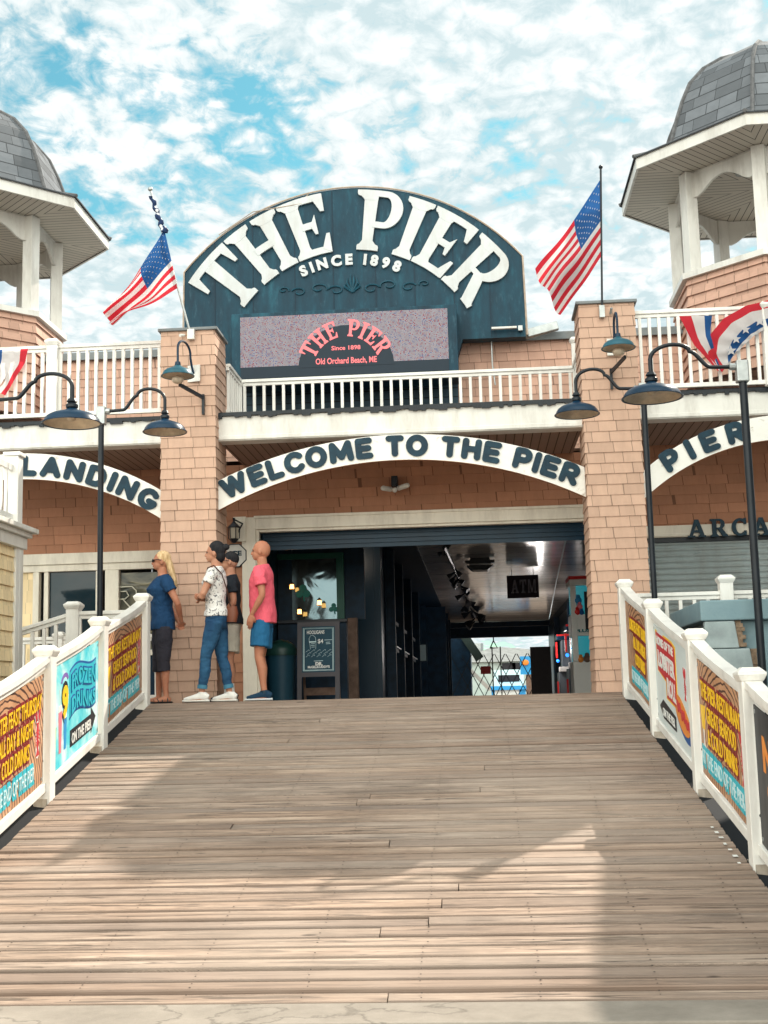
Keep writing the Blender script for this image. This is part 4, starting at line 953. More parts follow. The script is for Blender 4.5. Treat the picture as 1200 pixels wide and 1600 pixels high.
YEL = plain('banner_yellow', (.9, .56, .02), .45); MAR = plain('banner_maroon', (.22, .015, .02), .45)
CYA = plain('banner_cyan', (.03, .45, .55), .45); PALEC = plain('banner_pale_blue', (.6, .78, .8), .45); INK = plain('banner_black', (.012, .012, .018), .45); WPR = plain('banner_white', (.75, .75, .72), .45)
LOB = plain('lobster_red', (.55, .03, .04), .4); BLU = plain('banner_blue', (.01, .09, .3), .45); LIM = plain('banner_green', (.08, .5, .06), .45); PNK = plain('banner_pink', (.8, .2, .25), .45); ORA = plain('banner_orange', (.75, .25, .04), .45)
t = NT('banner_sea_print'); f = t.noise(2.2, 4, .6, dist=1); t.set('Base Color', t.ramp(f, [(.35, (.02, .5, .62)), (.5, (.2, .66, .72)), (.65, (.65, .82, .82))])); t.set('Roughness', .4); t.bump(t.noise(4, 3, .5, dist=1.2), .5, .03); SEA = t.m
YP = {-1: [-.99, -2.89, -4.61, -6.4, -8.1], 1: [-1.1, -2.81, -4.7, -6.38, -8.1]}
def side_map(sd, ya, yb, off=.0):
    "u runs in reading direction 0..W, v is height above the ramp"
    W_ = abs(yb-ya)
    def mp(u, v, n):
        y = ya+u if sd < 0 else ya-u
        n += .004*math.sin(u*6)
        x = (lx(y)-.05+n+off) if sd < 0 else (rx(y)+.03-n-off)
        return Vector((x, y, rz(y)+v))
    return mp
def rail_x(sd, y): return lx(y)-.06 if sd < 0 else rx(y)+.04
for sd, nm in ((-1, 'left'), (1, 'right')):
    o = thing('ramp_railing', f'white vinyl post railing carrying banners along the {nm} side of the ramp', 'railing', (rail_x(sd, -.99), -.99, 0), group='ramp railings')
    ys = YP[sd]
    for y in ys: post(o, rail_x(sd, y), y, rz(y)-.12, rz(y)+1.19, .13)
    for ya, yb in zip(ys, ys[1:]):
        a = ya-.066; b = yb+.066; mb = MB(); k = 8; pr = None
        def PP(f, h): y = b+(a-b)*f; return (rail_x(sd, y), y, rz(y)+h+.035*max(0, f-.5)**1.5/.35)
        for i in range(k):
            mb.bar(PP(i/k, 1.06), PP((i+1)/k, 1.06), .1, .045, mi=0); mb.bar(PP(i/k, 1.015), PP((i+1)/k, 1.015), .05, .045)
        mb.build('top_rail', VINYL, o)
        mb = MB(); f0 = lambda y, h: (rail_x(sd, y), y, rz(y)+h); mb.bar(f0(b, .115), f0(a, .115), .065, .07); mb.build('bottom_rail', VINYL, o, bevel=.005)
        mb = MB(); mb.box(rail_x(sd, b)-.05, rail_x(sd, b)+.05, b-.15, b+.25, rz(b)-.14, rz(b)+.0); mb.build('foot_block', paint('dirty_white_block', (.5, .43, .36), .7, .35, 9, grime=.6), o)
        mb = MB(); mb.lathe([(0, 0), (.012, 0), (.012, .004), (0, .004)], (rail_x(sd, yb), yb-.07, rz(yb)+.3), 8, ax='y'); mb.build('bolt', BLACKM, o)
def panel(sd, i, name, label, mat):
    ys = YP[sd]; ya, yb = ys[i], ys[i+1]
    if sd < 0: s0 = yb+.1; W_ = (ya-.1)-s0
    else: s0 = ya-.1; W_ = s0-(yb+.1)
    mp = side_map(sd, s0, None or (s0+W_ if sd < 0 else s0-W_))
    o = thing(name, label, 'banner', tuple(mp(W_/2, .2, 0)), group='banners on the ramp railings')
    mb = MB(); mb.poly([(0, .16), (W_, .16), (W_, .985), (0, .985)], mp, -.004, .004) if False else mb.ribbon([(W_*q/24, .16) for q in range(25)], [(W_*q/24, .985) for q in range(25)], mp, -.004, .004); mb.build('panel', mat, o)
    for gu, gv in ((.035, .95), (W_-.035, .95), (.035, .195), (W_-.035, .195)):
        mb = MB(); mb.ribbon([(gu+.014*math.cos(R(a)), gv+.014*math.sin(R(a))) for a in range(0, 361, 45)], [(gu+.007*math.cos(R(a)), gv+.007*math.sin(R(a))) for a in range(0, 361, 45)], mp, .004, .007); mb.build('grommet', GALV, o)
    return o, mp, W_
def lobster(o, mp, cx, cy, s, lean=0):
    mb = MB(); M = lambda x, y: (cx+x*s, cy+y*s)
    def el(x, y, a, b, r=0, n=14): return [M(x+a*math.cos(R(q*360/n))*math.cos(r)-b*math.sin(R(q*360/n))*math.sin(r), y+a*math.cos(R(q*360/n))*math.sin(r)+b*math.sin(R(q*360/n))*math.cos(r)) for q in range(n)]
    for j, e in enumerate((el(0, .05, .13, .28), el(0, -.3, .09, .16), el(-.16, .62, .1, .25, .15), el(.16, .62, .1, .25, -.15), [M(-.17, -.62), M(.17, -.62), M(.05, -.42), M(-.05, -.42)])): mb.poly(e, mp, .0045, .0065+j*.0006)
    for sx in (-1, 1):
        mb.poly([M(sx*.03, .25), M(sx*.08, .25), M(sx*.2, .45), M(sx*.14, .47)], mp, .0045, .0061+.0003*(sx+1))
        for q in range(4): mb.poly([M(sx*.08, .12-q*.1), M(sx*.08, .09-q*.1), M(sx*.28, .02-q*.12), M(sx*.28, .04-q*.12)], mp, .0045, .0056)
    mb.build('lobster_picture', LOB, o)
    mb = MB()
    for j, e in enumerate((el(0, .02, .19, .36), el(-.16, .62, .15, .3, .15), el(.16, .62, .15, .3, -.15), el(0, -.5, .18, .2))): mb.poly(e, mp, .004, .0042+j*.0003)
    mb.build('lobster_outline', WPR, o)
def wood_banner(sd, i, label, lines):
    o, mp, W_ = panel(sd, i, 'restaurant_banner', label, BROWNW)
    bk, fr = MB(), MB()
    for s, x0, x1, y, h in lines[:3]:
        text(bk, s, mp, h+.03, x0*W_-.014, x1*W_+.014, y-.015, ext=.004, off=.05, base=.004); text(fr, s, mp, h, x0*W_, x1*W_, y, ext=.003, off=.006, base=.009)
    bk.build('lettering_backing', MAR, o); fr.build('lettering', YEL, o)  # maroon is a printed backing behind the yellow letters
    bk, fr = MB(), MB(); s, x0, x1, y, h = lines[3]
    text(bk, s, mp, h+.035, x0*W_-.016, x1*W_+.016, y-.018, ext=.004, off=.09, base=.004); text(fr, s, mp, h, x0*W_, x1*W_, y, ext=.003, off=.0, base=.009)
    bk.build('lettering_backing', CYA, o); fr.build('lettering', PALEC, o)
    lobster(o, mp, W_*.9, .56, .26)
    mb = MB(); 
    for yy in (.38, .55, .72): mb.poly([(0.01, yy), (W_-.01, yy), (W_-.01, yy+.004), (.01, yy+.004)], mp, .0036, .0044)
    mb.build('plank_lines', MAR, o)
    return o, mp, W_
LF = [('LOBSTER FEAST THURSDAY', .2, .95, .74, .12), ('ALL DAY & NIGHT', .32, .82, .58, .12), ('COLD DRINKS', .37, .76, .425, .12), ('AT THE END OF THE PIER', .2, .84, .245, .105)]
GSF = [('THE PIER RESTAURANT', .08, .94, .74, .12), ('GREAT SEAFOOD', .2, .8, .58, .12), ('& COLD DRINKS', .2, .8, .425, .12), ('AT THE END OF THE PIER', .02, .9, .25, .105)]
def drink(o, mp, W_):
    mb = MB(); mb.poly([(.04*W_, .66), (.15*W_, .68), (.12*W_, .5), (.06*W_, .5)], mp, .004, .007); mb.build('cocktail_picture', YEL, o)
    mb = MB(); mb.poly([(.085*W_, .5), (.1*W_, .5), (.1*W_, .4), (.14*W_, .37), (.05*W_, .37), (.085*W_, .4)], mp, .004, .007); mb.build('glass_stem', WPR, o)
wood_banner(-1, 2, 'wood print LOBSTER FEAST THURSDAY banner nearest the camera on the left railing', LF)
a = wood_banner(-1, 0, 'wood print THE PIER RESTAURANT banner at the top end of the left railing', GSF); drink(*a)
wood_banner(1, 0, 'wood print LOBSTER FEAST banner at the top end of the right railing', LF)
a = wood_banner(1, 2, 'wood print THE PIER RESTAURANT banner third down the right railing', GSF); drink(*a)
# frozen drinks
o, mp, W_ = panel(-1, 1, 'frozen_drinks_banner', 'bright turquoise FROZEN DRINKS banner with cups on the left railing', SEA)
mb = MB(); n = 16; x0, x1 = .36*W_, .93*W_
top = lambda f: .9+.035*math.sin(f*5.5)-.02; bot = lambda f: .47+.035*math.sin(f*5.5)
A = [(x0+(x1-x0)*i/n, bot(i/n)) for i in range(n+1)]; Bq = [(x0+(x1-x0)*i/n, top(i/n)) for i in range(n+1)]
mb.ribbon(A, Bq, mp, .004, .006); mb.build('wave_flag', BLU, o)
mb = MB(); A = [(x+.0, y+.018) for x, y in A[0:]]; Bq = [(x, y-.018) for x, y in Bq]; mb.ribbon([(x*.98+.01, y) for x, y in A], [(x*.98+.01, y) for x, y in Bq], mp, .005, .0075); mb.build('wave_fill', CYA, o)
mb = MB()
wm_ = lambda u, v, n: mp(u, v+.035*math.sin((u-x0)/(x1-x0)*5.5), n)
text(mb, 'FROZEN', wm_, .15, x0+.04, x1-.04, .685, ext=.003, off=.05, base=.0085); text(mb, 'DRINKS', wm_, .15, x0+.04, x1-.04, .49, ext=.003, off=.05, base=.0085); mb.build('lettering_backing', BLU, o)
mb = MB(); text(mb, 'FROZEN', wm_, .135, x0+.05, x1-.05, .692, ext=.003, off=.015, base=.012); text(mb, 'DRINKS', wm_, .135, x0+.05, x1-.05, .497, ext=.003, off=.015, base=.012); mb.build('lettering', CYA, o)
mb = MB(); text(mb, '9', mp, .27, .19*W_, .335*W_, .53, ext=.003, off=.1, base=.004); mb.build('numeral_outline', INK, o)
mb = MB(); text(mb, '9', mp, .24, .2*W_, .325*W_, .545, ext=.003, off=.05, base=.0075); mb.build('numeral', YEL, o)
mb = MB(); arc = [(.26*W_+.13*math.cos(R(a)), .8+.09*math.sin(R(a))) for a in range(165, 10, -12)]; arc2 = [(.26*W_+.09*math.cos(R(a)), .8+.055*math.sin(R(a))) for a in range(165, 10, -12)]
mb.ribbon(arc, arc2, mp, .004, .006); mb.build('small_arc', plain('violet', (.2, .12, .4)), o)
for nm_, mt, x, zt, wd in (('green_cup', LIM, .06, .5, .055), ('pink_cup', PNK, .17, .6, .05), ('blue_cup', BLUEP, .27, .52, .05)):
    mb = MB(); mb.poly([(x*W_-wd*.6, .27), (x*W_+wd*.6, .27), (x*W_+wd, zt), (x*W_-wd, zt)], mp, .004, .007); mb.build(nm_, mt, o)
    mb = MB(); mb.poly([(x*W_-wd, zt), (x*W_+wd, zt), (x*W_+wd*.8, zt+.05), (x*W_-wd*.8, zt+.05)], mp, .004, .0072); mb.poly([(x*W_, zt+.04), (x*W_+.01, zt+.04), (x*W_-.02, zt+.18), (x*W_-.03, zt+.18)], mp, .004, .006); mb.build('cup_lid', WPR, o)
mb = MB(); mb.poly([(.38*W_, .24), (.82*W_, .24), (.82*W_, .21), (.93*W_, .33), (.82*W_, .44), (.82*W_, .38), (.38*W_, .38)], mp, .004, .006); mb.build('arrow', INK, o)
mb = MB(); text(mb, 'ON THE PIER', mp, .085, .4*W_, .81*W_, .265, ext=.003, off=.02, base=.012); mb.build('arrow_lettering', WPR, o)
# lobster roll
o, mp, W_ = panel(1, 1, 'lobster_roll_banner', 'pale LOBSTER ROLL banner with a red roll picture on the right railing', paint('pale_banner', (.62, .68, .68), .45, .06, 2))
mb = MB(); mb.poly([(.06*W_, .95), (.5*W_, .95), (.6*W_, .93), (.6*W_, .42), (.3*W_, .42), (.3*W_, .56), (.09*W_, .6)], mp, .004, .006); mb.build('sign_edge', YEL, o)
mb = MB(); mb.poly([(.08*W_, .935), (.5*W_, .935), (.58*W_, .91), (.58*W_, .435), (.32*W_, .435), (.32*W_, .575), (.11*W_, .61)], mp, .005, .0085); mb.build('sign_plate', LOB, o)
mb = MB(); text(mb, 'HOME OF THE', mp, .07, .1*W_, .54*W_, .84, ext=.003, off=.04, base=.0085); text(mb, 'LOBSTER', mp, .13, .13*W_, .56*W_, .66, ext=.003, off=.05, base=.0085); text(mb, 'ROLL', mp, .14, .34*W_, .57*W_, .47, ext=.003, off=.05, base=.0085); mb.build('lettering', WPR, o)
def blob(cx, cy, a, b, r, n=18): return [(cx+a*math.cos(R(q*360/n))*math.cos(r)-b*math.sin(R(q*360/n))*math.sin(r), cy+a*math.cos(R(q*360/n))*math.sin(r)+b*math.sin(R(q*360/n))*math.cos(r)) for q in range(n)]
mb = MB(); mb.poly(blob(.72*W_, .36, .34, .1, -.22), mp, .004, .0062); mb.build('plate_picture', BLU, o)
mb = MB(); mb.poly(blob(.7*W_, .42, .33, .12, -.2), mp, .005, .0092); mb.build('bun_picture', ORA, o)
mb = MB()
for j in range(9): mb.poly(blob(.5*W_+j*.055*W_, .5-j*.018+.02*(j % 2), .05, .04, j), mp, .008, .0105+j*.0004)
mb.build('filling_picture', LOB, o)
lobster(o, mp, .82*W_, .68, .17)
mb = MB(); mb.poly([(.2*W_, .38), (.1*W_, .3), (.2*W_, .22), (.52*W_, .22), (.52*W_, .34)], mp, .004, .0064); mb.build('arrow', INK, o)
mb = MB(); text(mb, 'ON THE PIER', mp, .07, .2*W_, .5*W_, .25, ext=.003, off=.01, base=.011); mb.build('arrow_lettering', WPR, o)
# dark banner
o, mp, W_ = panel(1, 3, 'dark_menu_banner', 'black chalk style banner with orange letters at the lower end of the right railing', paint('chalk_black', (.03, .033, .038), .5, .3, 3, grime=.25, dirt=(.2, .2, .2)))
mb = MB(); text(mb, 'N', mp, .2, .12*W_, .25*W_, .64, ext=.003, off=.04, base=.004); text(mb, 'G', mp, .13, .16*W_, .27*W_, .46, ext=.003, off=.04, base=.004); mb.build('lettering', ORA, o)

pm = MB()
for k, (px, py) in enumerate(((1113, 1295), (1120, 1303), (1127, 1311), (1133, 1321), (1141, 1330), (1149, 1340), (1155, 1351))):
    d = FW*FPX+RT*(px-600)+UP*(800-py); tt = (SL*(CAM.y-YC)-CAM.z)/(d.z-SL*d.y); c = CAM+d*tt+upn*.012; w_ = .01+.003*(k % 3); l_ = .014+.006*(k % 2)
    pm.add([c+Vector((-w_, 0, 0))-ang*l_, c+Vector((w_, 0, 0))-ang*l_, c+Vector((w_*.8, 0, 0))+ang*l_, c+Vector((-w_, 0, 0))+ang*l_], [(0, 1, 2, 3)])
tag(pm.build('ramp_paint_marks', WPR), kind='structure')
# ------------------------------------------------------------------ landings beside the ramp
ro = railing('landing_railing', 'white baluster railing on the left landing behind the ramp rail, sloping down left', [(-3.58, -.7), (-4.41, -.7), (-5.6, -.7, -.33)], 1.02, .1, [(-4.41, -.7, -.05, 1.13, .14)], .125)
railing('landing_railing', 'white baluster railing before the left wing window', [(-3.7, .9), (-6.5, .9)], .84, .06, [(-5.1, .9, 0, .9, .1)], .125)
railing('landing_railing', 'white baluster railing before the grey arcade shutter', [(1.66, -.7), (5.0, -.7)], 1.03, .1, [(2.65, -.7, -.05, 1.2, .14), (3.95, -.7, -.05, 1.2, .14)], .145)
# block wall
bw = thing('block_wall', 'chipped slate blue concrete block wall with capping slab behind the right ramp rail', 'wall', (3, -4, -1.4))
mb = MB(); mb.box(2.12, 5.2, -2.65, -.95, -1.45, .605); mb.build('wall', BLOCK, bw)
mb = MB(); mb.hexa([(2.02, -2.75, .61), (5.2, -2.75, .61), (5.2, -.93, .61), (2.02, -.93, .61), (2.02, -2.75, .795), (5.2, -2.75, .795), (5.2, -.93, .795), (2.02, -.93, .795)]); mb.build('capping_slab', BLOCK, bw, bevel=.012)
for j, (z0_, z1_, xr) in enumerate(((.36, .605, 2.35), (.13, .355, 2.47), (-.09, .125, 2.5), (-.31, -.095, 2.54), (-.53, -.315, 2.5), (-.75, -.535, 2.55))):
    mb = MB(); mb.hexa([(2.05, -2.74, z0_), (xr, -2.74, z0_), (xr-.01, -2.66, z0_), (2.05, -2.66, z0_), (2.05, -2.74, z1_), (xr-.03, -2.74, z1_), (xr-.03, -2.66, z1_), (2.05, -2.66, z1_)]); b_ = mb.build('block', BLOCK, bw, bevel=.01)
    b_.data.materials[0] = BLOCK2; rb = MB(); z = z0_+.012
    while z < z1_-.02:
        w_ = random.uniform(.02, .07); rb.box(xr-.02, xr+w_, -2.73+random.uniform(0, .02), -2.655, z, z+.035); z += .035
    if j < 3: rb.build('chipped_edge', RAWB, b_)
tx = MB()
for r_ in range(7):
    for c_ in range(9): pass
# yellow building
yb_ = thing('shingled_kiosk', 'yellow cedar shingled kiosk with white corner board at the left edge', 'building', (-5.5, -4, -1.4))
mb = MB(); row = .15; z = -1.35
while z < 1.58:
    courses_y = (z, min(z+row, 1.6)); o_ = .018
    mb.hexa([(-6.5, -7.5, z), (-4.66+o_, -7.5, z), (-4.66+o_, -1.8, z), (-6.5, -1.8, z), (-6.5, -7.5, courses_y[1]), (-4.66, -7.5, courses_y[1]), (-4.66, -1.8, courses_y[1]), (-6.5, -1.8, courses_y[1])]); z += row
mb.build('wall', YELLOW, yb_)
mb = MB(); mb.box(-4.76, -4.625, -1.8, -1.7, -1.4, 1.62); mb.box(-4.659, -4.627, -1.9, -1.801, -1.4, 1.62); mb.build('corner_board', WHITE, yb_, bevel=.005)
mb = MB(); mb.box(-6.5, -4.6, -7.5, -1.66, 1.6, 1.72); mb.box(-6.52, -4.56, -7.5, -1.62, 1.721, 1.77); mb.box(-6.54, -4.51, -7.5, -1.57, 1.771, 1.82); mb.build('cornice', WHITE, yb_, bevel=.006)
kr = thing('kiosk_roof_railing', 'white square posts and pickets on the kiosk roof at the left edge', 'railing', (-4.7, -1.75, 1.82))
for y in (-1.78, -3.2, -4.7): mb = MB(); mb.box(-4.78, -4.64, y-.07, y+.07, 1.821, 2.56); mb.box(-4.8, -4.62, y-.09, y+.09, 2.561, 2.6); mb.build('post', VINYL, kr, bevel=.005)
for y in (-2.45, -3.95): mb = MB(); mb.box(-4.73, -4.69, y-.68, y+.68, 2.4, 2.46); mb.box(-4.73, -4.69, y-.68, y+.68, 1.9, 1.95); mb.build('rail', VINYL, kr)
for k in range(16):
    y = -2.0-.145*k
    if abs(y+3.2) > .1: mb = MB(); mb.box(-4.725, -4.695, y-.02, y+.02, 1.951, 2.399); mb.build('picket', VINYL, kr)
# neighbour on the right, its shade falls over the ramp
nb = thing('grey_clapboard_building', 'tall grey clapboard building standing just beyond the right edge of the view', 'building', (8, -6, -1.4))
mb = MB(); mb.box(5.45, 12, -13, -.1, -1.45, 5.9); mb.build('wall', grooved('grey_clapboards', (.45, .46, .46), .12, .08, 2), nb)
mb = MB(); mb.box(5.3, 12.1, -13.1, 0.05, 5.9, 6.1); rf = mb.build('roof', CAPM, nb)
mb = MB(); mb.tube([(5.6, -1.6, 6.1), (5.6, -1.6, 7.1)], .03); mb.build('vent_pipe', GALV, nb)
for y in (-3, -6, -9): mb = MB(); mb.box(5.42, 5.46, y, y+1, 1.5, 3); f_ = mb.build('window', WHITE, nb); mb = MB(); mb.box(5.41, 5.42, y+.1, y+.9, 1.6, 2.9); mb.build('pane', GLASSD, f_)

# ------------------------------------------------------------------ passage contents
bc = thing('bar_front', 'dark wooden bar counter with brown corner post inside the entrance at left', 'counter', (-2.2, 4.1, 0))
a = U(432, 970, 4.0); b = U(541, 966, 4.0); c_ = U(556, 966, 4.0); X0, X1 = -2.88, b.x; zt = a.z
mb = MB(); mb.box(X0, X1, 4.0, 4.5, 0, zt-.05); mb.build('counter_front', DARKW, bc)
mb = MB(); mb.box(X0, X1+.02, 3.93, 4.55, zt-.048, zt); mb.build('counter_top', paint('dark_counter', (.03, .035, .045), .3), bc, bevel=.006)
mb = MB(); mb.box(b.x+.021, c_.x+.02, 3.96, 4.1, 0, zt+.01); mb.build('corner_post', OLDWOOD, bc, bevel=.006)
for (px, py, Y, w_, h_, mt_, lb_) in ((689, 1024, 24, .13, .24, PALEC, 'narrow pale framed notice on the left passage wall near the gate'), (690, 1066, 23.5, .1, .22, OLDWOOD, 'short brown board low on the left passage wall near the gate'), (660, 1020, 18, .09, .2, PALEC, 'slim pale notice deeper on the left passage wall'), (606, 1010, 10.3, .06, .16, PALEC, 'small pale card on the left passage wall by the hatch'), (574, 985, 6.8, .07, .12, OLDWOOD, 'small brown plaque at the start of the left passage wall')):
    c_ = U(px, py, Y); o = thing('wall_notice', lb_, 'notice', tuple(c_), group='notices on the passage wall'); mb = MB(); mb.box(c_.x-w_-.03, c_.x+w_+.03, Y, Y+.03, c_.z-h_-.03, c_.z+h_+.03); mb.build('frame', NAVY, o); mb = MB(); mb.box(c_.x-w_, c_.x+w_, Y-.006, Y-.001, c_.z-h_, c_.z+h_); mb.build('card', mt_, o)
bwn = thing('bar_window', 'bar window with green frame reflecting balcony railings above the chalkboard', 'window', (-2, 4.2, 1.4))
a = U(456, 878, 4.2); b = U(535, 872, 4.2); zb_ = zt+.01
mb = MB(); mb.box(b.x-.09, b.x+.02, 4.15, 4.25, zb_, b.z+.08); mb.box(a.x-.5, b.x-.09, 4.15, 4.25, b.z+.0, b.z+.08); mb.build('frame', GREENF, bwn)
t = NT('mirror_like_bar_glass'); t.set('Base Color', (.12, .17, .19, 1)); t.set('Metallic', .75); t.set('Roughness', .07); t.bump(t.noise(2.5, 2, .4, dist=.8), .25, .03)
mb = MB(); mb.box(a.x, b.x-.091, 4.19, 4.2, zb_, b.z-.001); mb.build('pane', t.m, bwn)
mb = MB(); mb.box(-2.899, a.x-.001, 4.19, 4.3, zb_, 2.49); mb.box(a.x, -1.63, 4.26, 4.35, zb_, 2.49); mb.build('surround', DARKW, bwn)
cl_ = []
for px, py, s in ((473, 925, 26), (521, 950, 17)):
    c_ = U(px, py, 4.15); r_ = s/2000*18.6/2; mb = MB()
    for j, a_ in enumerate((90, 205, -25)): mb.poly([(c_.x+r_*.5*math.cos(R(a_))+r_*.45*math.cos(R(q*30)), c_.z+r_*.5*math.sin(R(a_))+r_*.45*math.sin(R(q*30))) for q in range(12)], FRONT(4.185), 0, .004+j*.001)
    mb.poly([(c_.x-.01, c_.z), (c_.x+.01, c_.z), (c_.x+.03, c_.z-r_*1.1), (c_.x+.01, c_.z-r_*1.1)], FRONT(4.185), 0, .003)
    tag(mb.build('shamrock_decal', TEAL), 'large teal shamrock decal on the bar window' if s > 20 else 'small teal shamrock decal low on the bar window', 'decal', 'shamrock decals')
for px, py, lab in ((456, 917, 'glowing amber lantern beside the bar window edge'), (499, 942, 'glowing amber lantern in the middle of the bar window'), (468, 956, 'glowing amber lantern low at the bar window')):
    c_ = U(px, py, 3.9); o = thing('amber_lantern', lab, 'lantern', tuple(c_), group='amber lanterns')
    mb = MB(); mb.lathe([(0, -.03), (.032, -.03), (.026, .035), (0, .035)], tuple(c_), 6); mb.build('glowing_glass', WARMLAMP, o)
    mb = MB(); mb.lathe([(.04, .036), (.012, .07), (0, .08)], tuple(c_), 6); mb.lathe([(0, -.045), (.04, -.031)], tuple(c_), 6); mb.build('cage', BLACKM, o)
for px, py, Y, lab in ((538, 853, 5, 'nearest warm ceiling spot above the bar'), (558, 873, 7.5, 'second warm ceiling spot above the bar'), (613, 926, 14, 'far warm ceiling spot over the passage')):
    c_ = U(px, py, Y); mb = MB(); mb.lathe([(0, .0), (.07, .0), (.08, .02), (0, .02)], (c_.x, Y, c_.z), 14); mb.tube([(c_.x, Y, c_.z+.02), (c_.x, Y, 2.5)], .006, 5) if c_.z < 2.45 else None
    so2 = tag(mb.build('ceiling_spot', SPOTL), lab, 'ceiling light', 'warm ceiling spots')
    pl = bpy.data.lights.new('spot_glow', 'POINT'); pl.energy = 8 if Y < 10 else 14; pl.color = (1, .8, .6); pl.shadow_soft_size = .06; po = bpy.data.objects.new('spot_glow', pl); COL.objects.link(po); po.location = (c_.x, Y, c_.z-.08); po.parent = so2
# sandwich board
sb = thing('chalkboard_sign', 'navy sandwich board chalked HOOLIGANS with a bucket and waves', 'chalkboard', (-1.8, 2.4, 0)); Y = 2.4
a = U(463, 972, Y); b = U(529, 972, Y); zt = a.z; X0, X1 = a.x, b.x
mp = lambda x, z, n: Vector((X0+x, Y+.12*(z/zt)-n, z)); W_ = X1-X0
mb = MB(); fz = .06
for (xa, xb, za, zb2) in ((0, fz, 0, zt), (W_-fz, W_, 0, zt), (fz, W_-fz, zt-fz, zt), (fz, W_-fz, .3, .36)): mb.poly([(xa, za), (xb, za), (xb, zb2), (xa, zb2)], mp, 0, .03)
mb.build('frame', paint('grey_wood_frame', (.07, .065, .075), .6), sb)
mb = MB(); mb.poly([(fz, .36), (W_-fz, .36), (W_-fz, zt-fz), (fz, zt-fz)], mp, .005, .02); mb.build('slate', paint('blue_slate', (.01, .05, .08), .6), sb)
mb = MB(); mb.box(X0+.04, X1-.1, Y+.35, Y+.37, .06, .16); mb.bar((X0+.05, Y+.14, zt-.02), (X0+.05, Y+.4, 0), .03, .03); mb.bar((X1-.05, Y+.14, zt-.02), (X1-.05, Y+.4, 0), .03, .03); mb.build('rear_leg', OLDWOOD, sb)
ch = MB(); ix0, ix1, iz0, iz1 = fz+.02, W_-fz-.02, .38, zt-fz-.02; iw = ix1-ix0; ih = iz1-iz0
mq = lambda x, z, n: mp(ix0+x*iw, iz0+z*ih, n)
def stroke(P, r=.0025): ch.tube([mq(x, z, .021) for x, z in P], r, 4)
for o_ in (0, .03): stroke([(o_, o_*.6), (1-o_, o_*.6), (1-o_, 1-o_*.6), (o_, 1-o_*.6), (o_, o_*.6)], .004)
ch.build('border_scrolls', PALEC, sb); ch = MB()
text(ch, 'HOOLIGANS', mq, .085*1, .12, .7, .86, ext=.003, off=.02, base=.02); text(ch, '$4', mq, .1, .48, .66, .64, ext=.003, off=.02, base=.02)
text(ch, 'DR.', mq, .075, .4, .64, .125, ext=.003, off=.05, base=.02); text(ch, "McGILLICUDDY'S", mq, .055, .15, .87, .06, ext=.003, off=.04, base=.02)
ch.build('chalk_lettering', WPR, sb); ch = MB()
stroke([(.2, .66), (.19, .75), (.24, .82), (.32, .83), (.4, .78), (.42, .68)]); stroke([(.2, .68), (.43, .68), (.41, .67), (.2, .665)], .006); stroke([(.21, .66), (.24, .5)]); stroke([(.42, .66), (.41, .5)])
for z, xa, xb in ((.63, .26, .38), (.59, .25, .38), (.55, .27, .38), (.71, .7, .95), (.655, .75, .88), (.62, .75, .9), (.225, .35, .65)): stroke([(xa, z), (xb, z+.004)], .004)
for r_, z in enumerate((.44, .38, .32)):
    for k in range(5):
        x = .08+.18*k+.05*(r_ % 2); stroke([(x, z), (x+.06, z+.03), (x+.09, z+.05), (x+.12, z+.045), (x+.11, z+.025)], .002)
ch.build('chalk_drawing', PALEC, sb)
# bin
bn_ = thing('rubbish_bin', 'dark round rubbish bin with liner left of the chalkboard', 'bin', (-2.2, 2.7, 0)); c_ = U(440, 1085, 2.75)
mb = MB(); mb.lathe([(0, 0), (.17, 0), (.2, .62), (.215, .62), (.215, .66), (.2, .66), (.18, .3)], (c_.x, 2.75, 0), 24); mb.build('body', plain('navy_bin', (.012, .05, .08), .45), bn_, smooth=True)
mb = MB(); mb.lathe([(.218, .6), (.222, .68), (.19, .74), (.1, .8), (0, .82)], (c_.x, 2.75, 0), 24); mb.build('lid', plain('green_black_lid', (.01, .04, .035), .35), bn_, smooth=True)
# ATM sign
at_ = thing('hanging_sign', 'dark hanging sign board reading ATM below the passage ceiling', 'sign', (1, 11.5, 2.2)); a = U(793, 935, 11.5); b = U(841, 898, 11.5)
mb = MB(); mb.box(a.x, b.x, 11.5, 11.56, a.z, b.z); mb.build('board', plain('dark_maroon_board', (.03, .015, .025), .5), at_)
mb = MB(); w_ = b.x-a.x
for j, (s, f0) in enumerate((('A', .1), ('T', .4))): pass
serif_line(mb, 'AT', FRONT(11.495), a.x+.08, a.z+.1, .27, .55, .03, .01)
p_ = a.x+.08+.27*.55*(1.0+.86)+.06
for j, (A_, B_) in enumerate([rc(.06, 0, .2, 1), rc(.86, 0, 1.02, 1), qd([(.12, 1), (.3, 1), (.6, .1), (.46, .0)]), qd([(.78, 1), (.92, 1), (.6, .0), (.5, .1)]), foot(0, .3, 0, 1, .06, .2), foot(.76, 1.12, 0, 1, .86, 1.02)]): mb.ribbon(A_, B_, lambda x, y, n: Vector((p_+x*.27*.58, 11.495-n, a.z+.1+y*.27)), 0, .01+j*.001)
mb.build('lettering', plain('dim_silver', (.34, .32, .36), .5), at_)
mb = MB(); [mb.tube([(x, 11.53, b.z), (x, 11.53, 2.52)], .006, 5) for x in (a.x+.1, b.x-.1)]; mb.build('hanging_wires', BLACKM, at_)
hp_ = thing('ceiling_projector', 'black boxy heater unit hung under the bright ceiling left of the ATM sign', 'heater', (.1, 9, 2.3)); c_ = U(750, 880, 9.0)
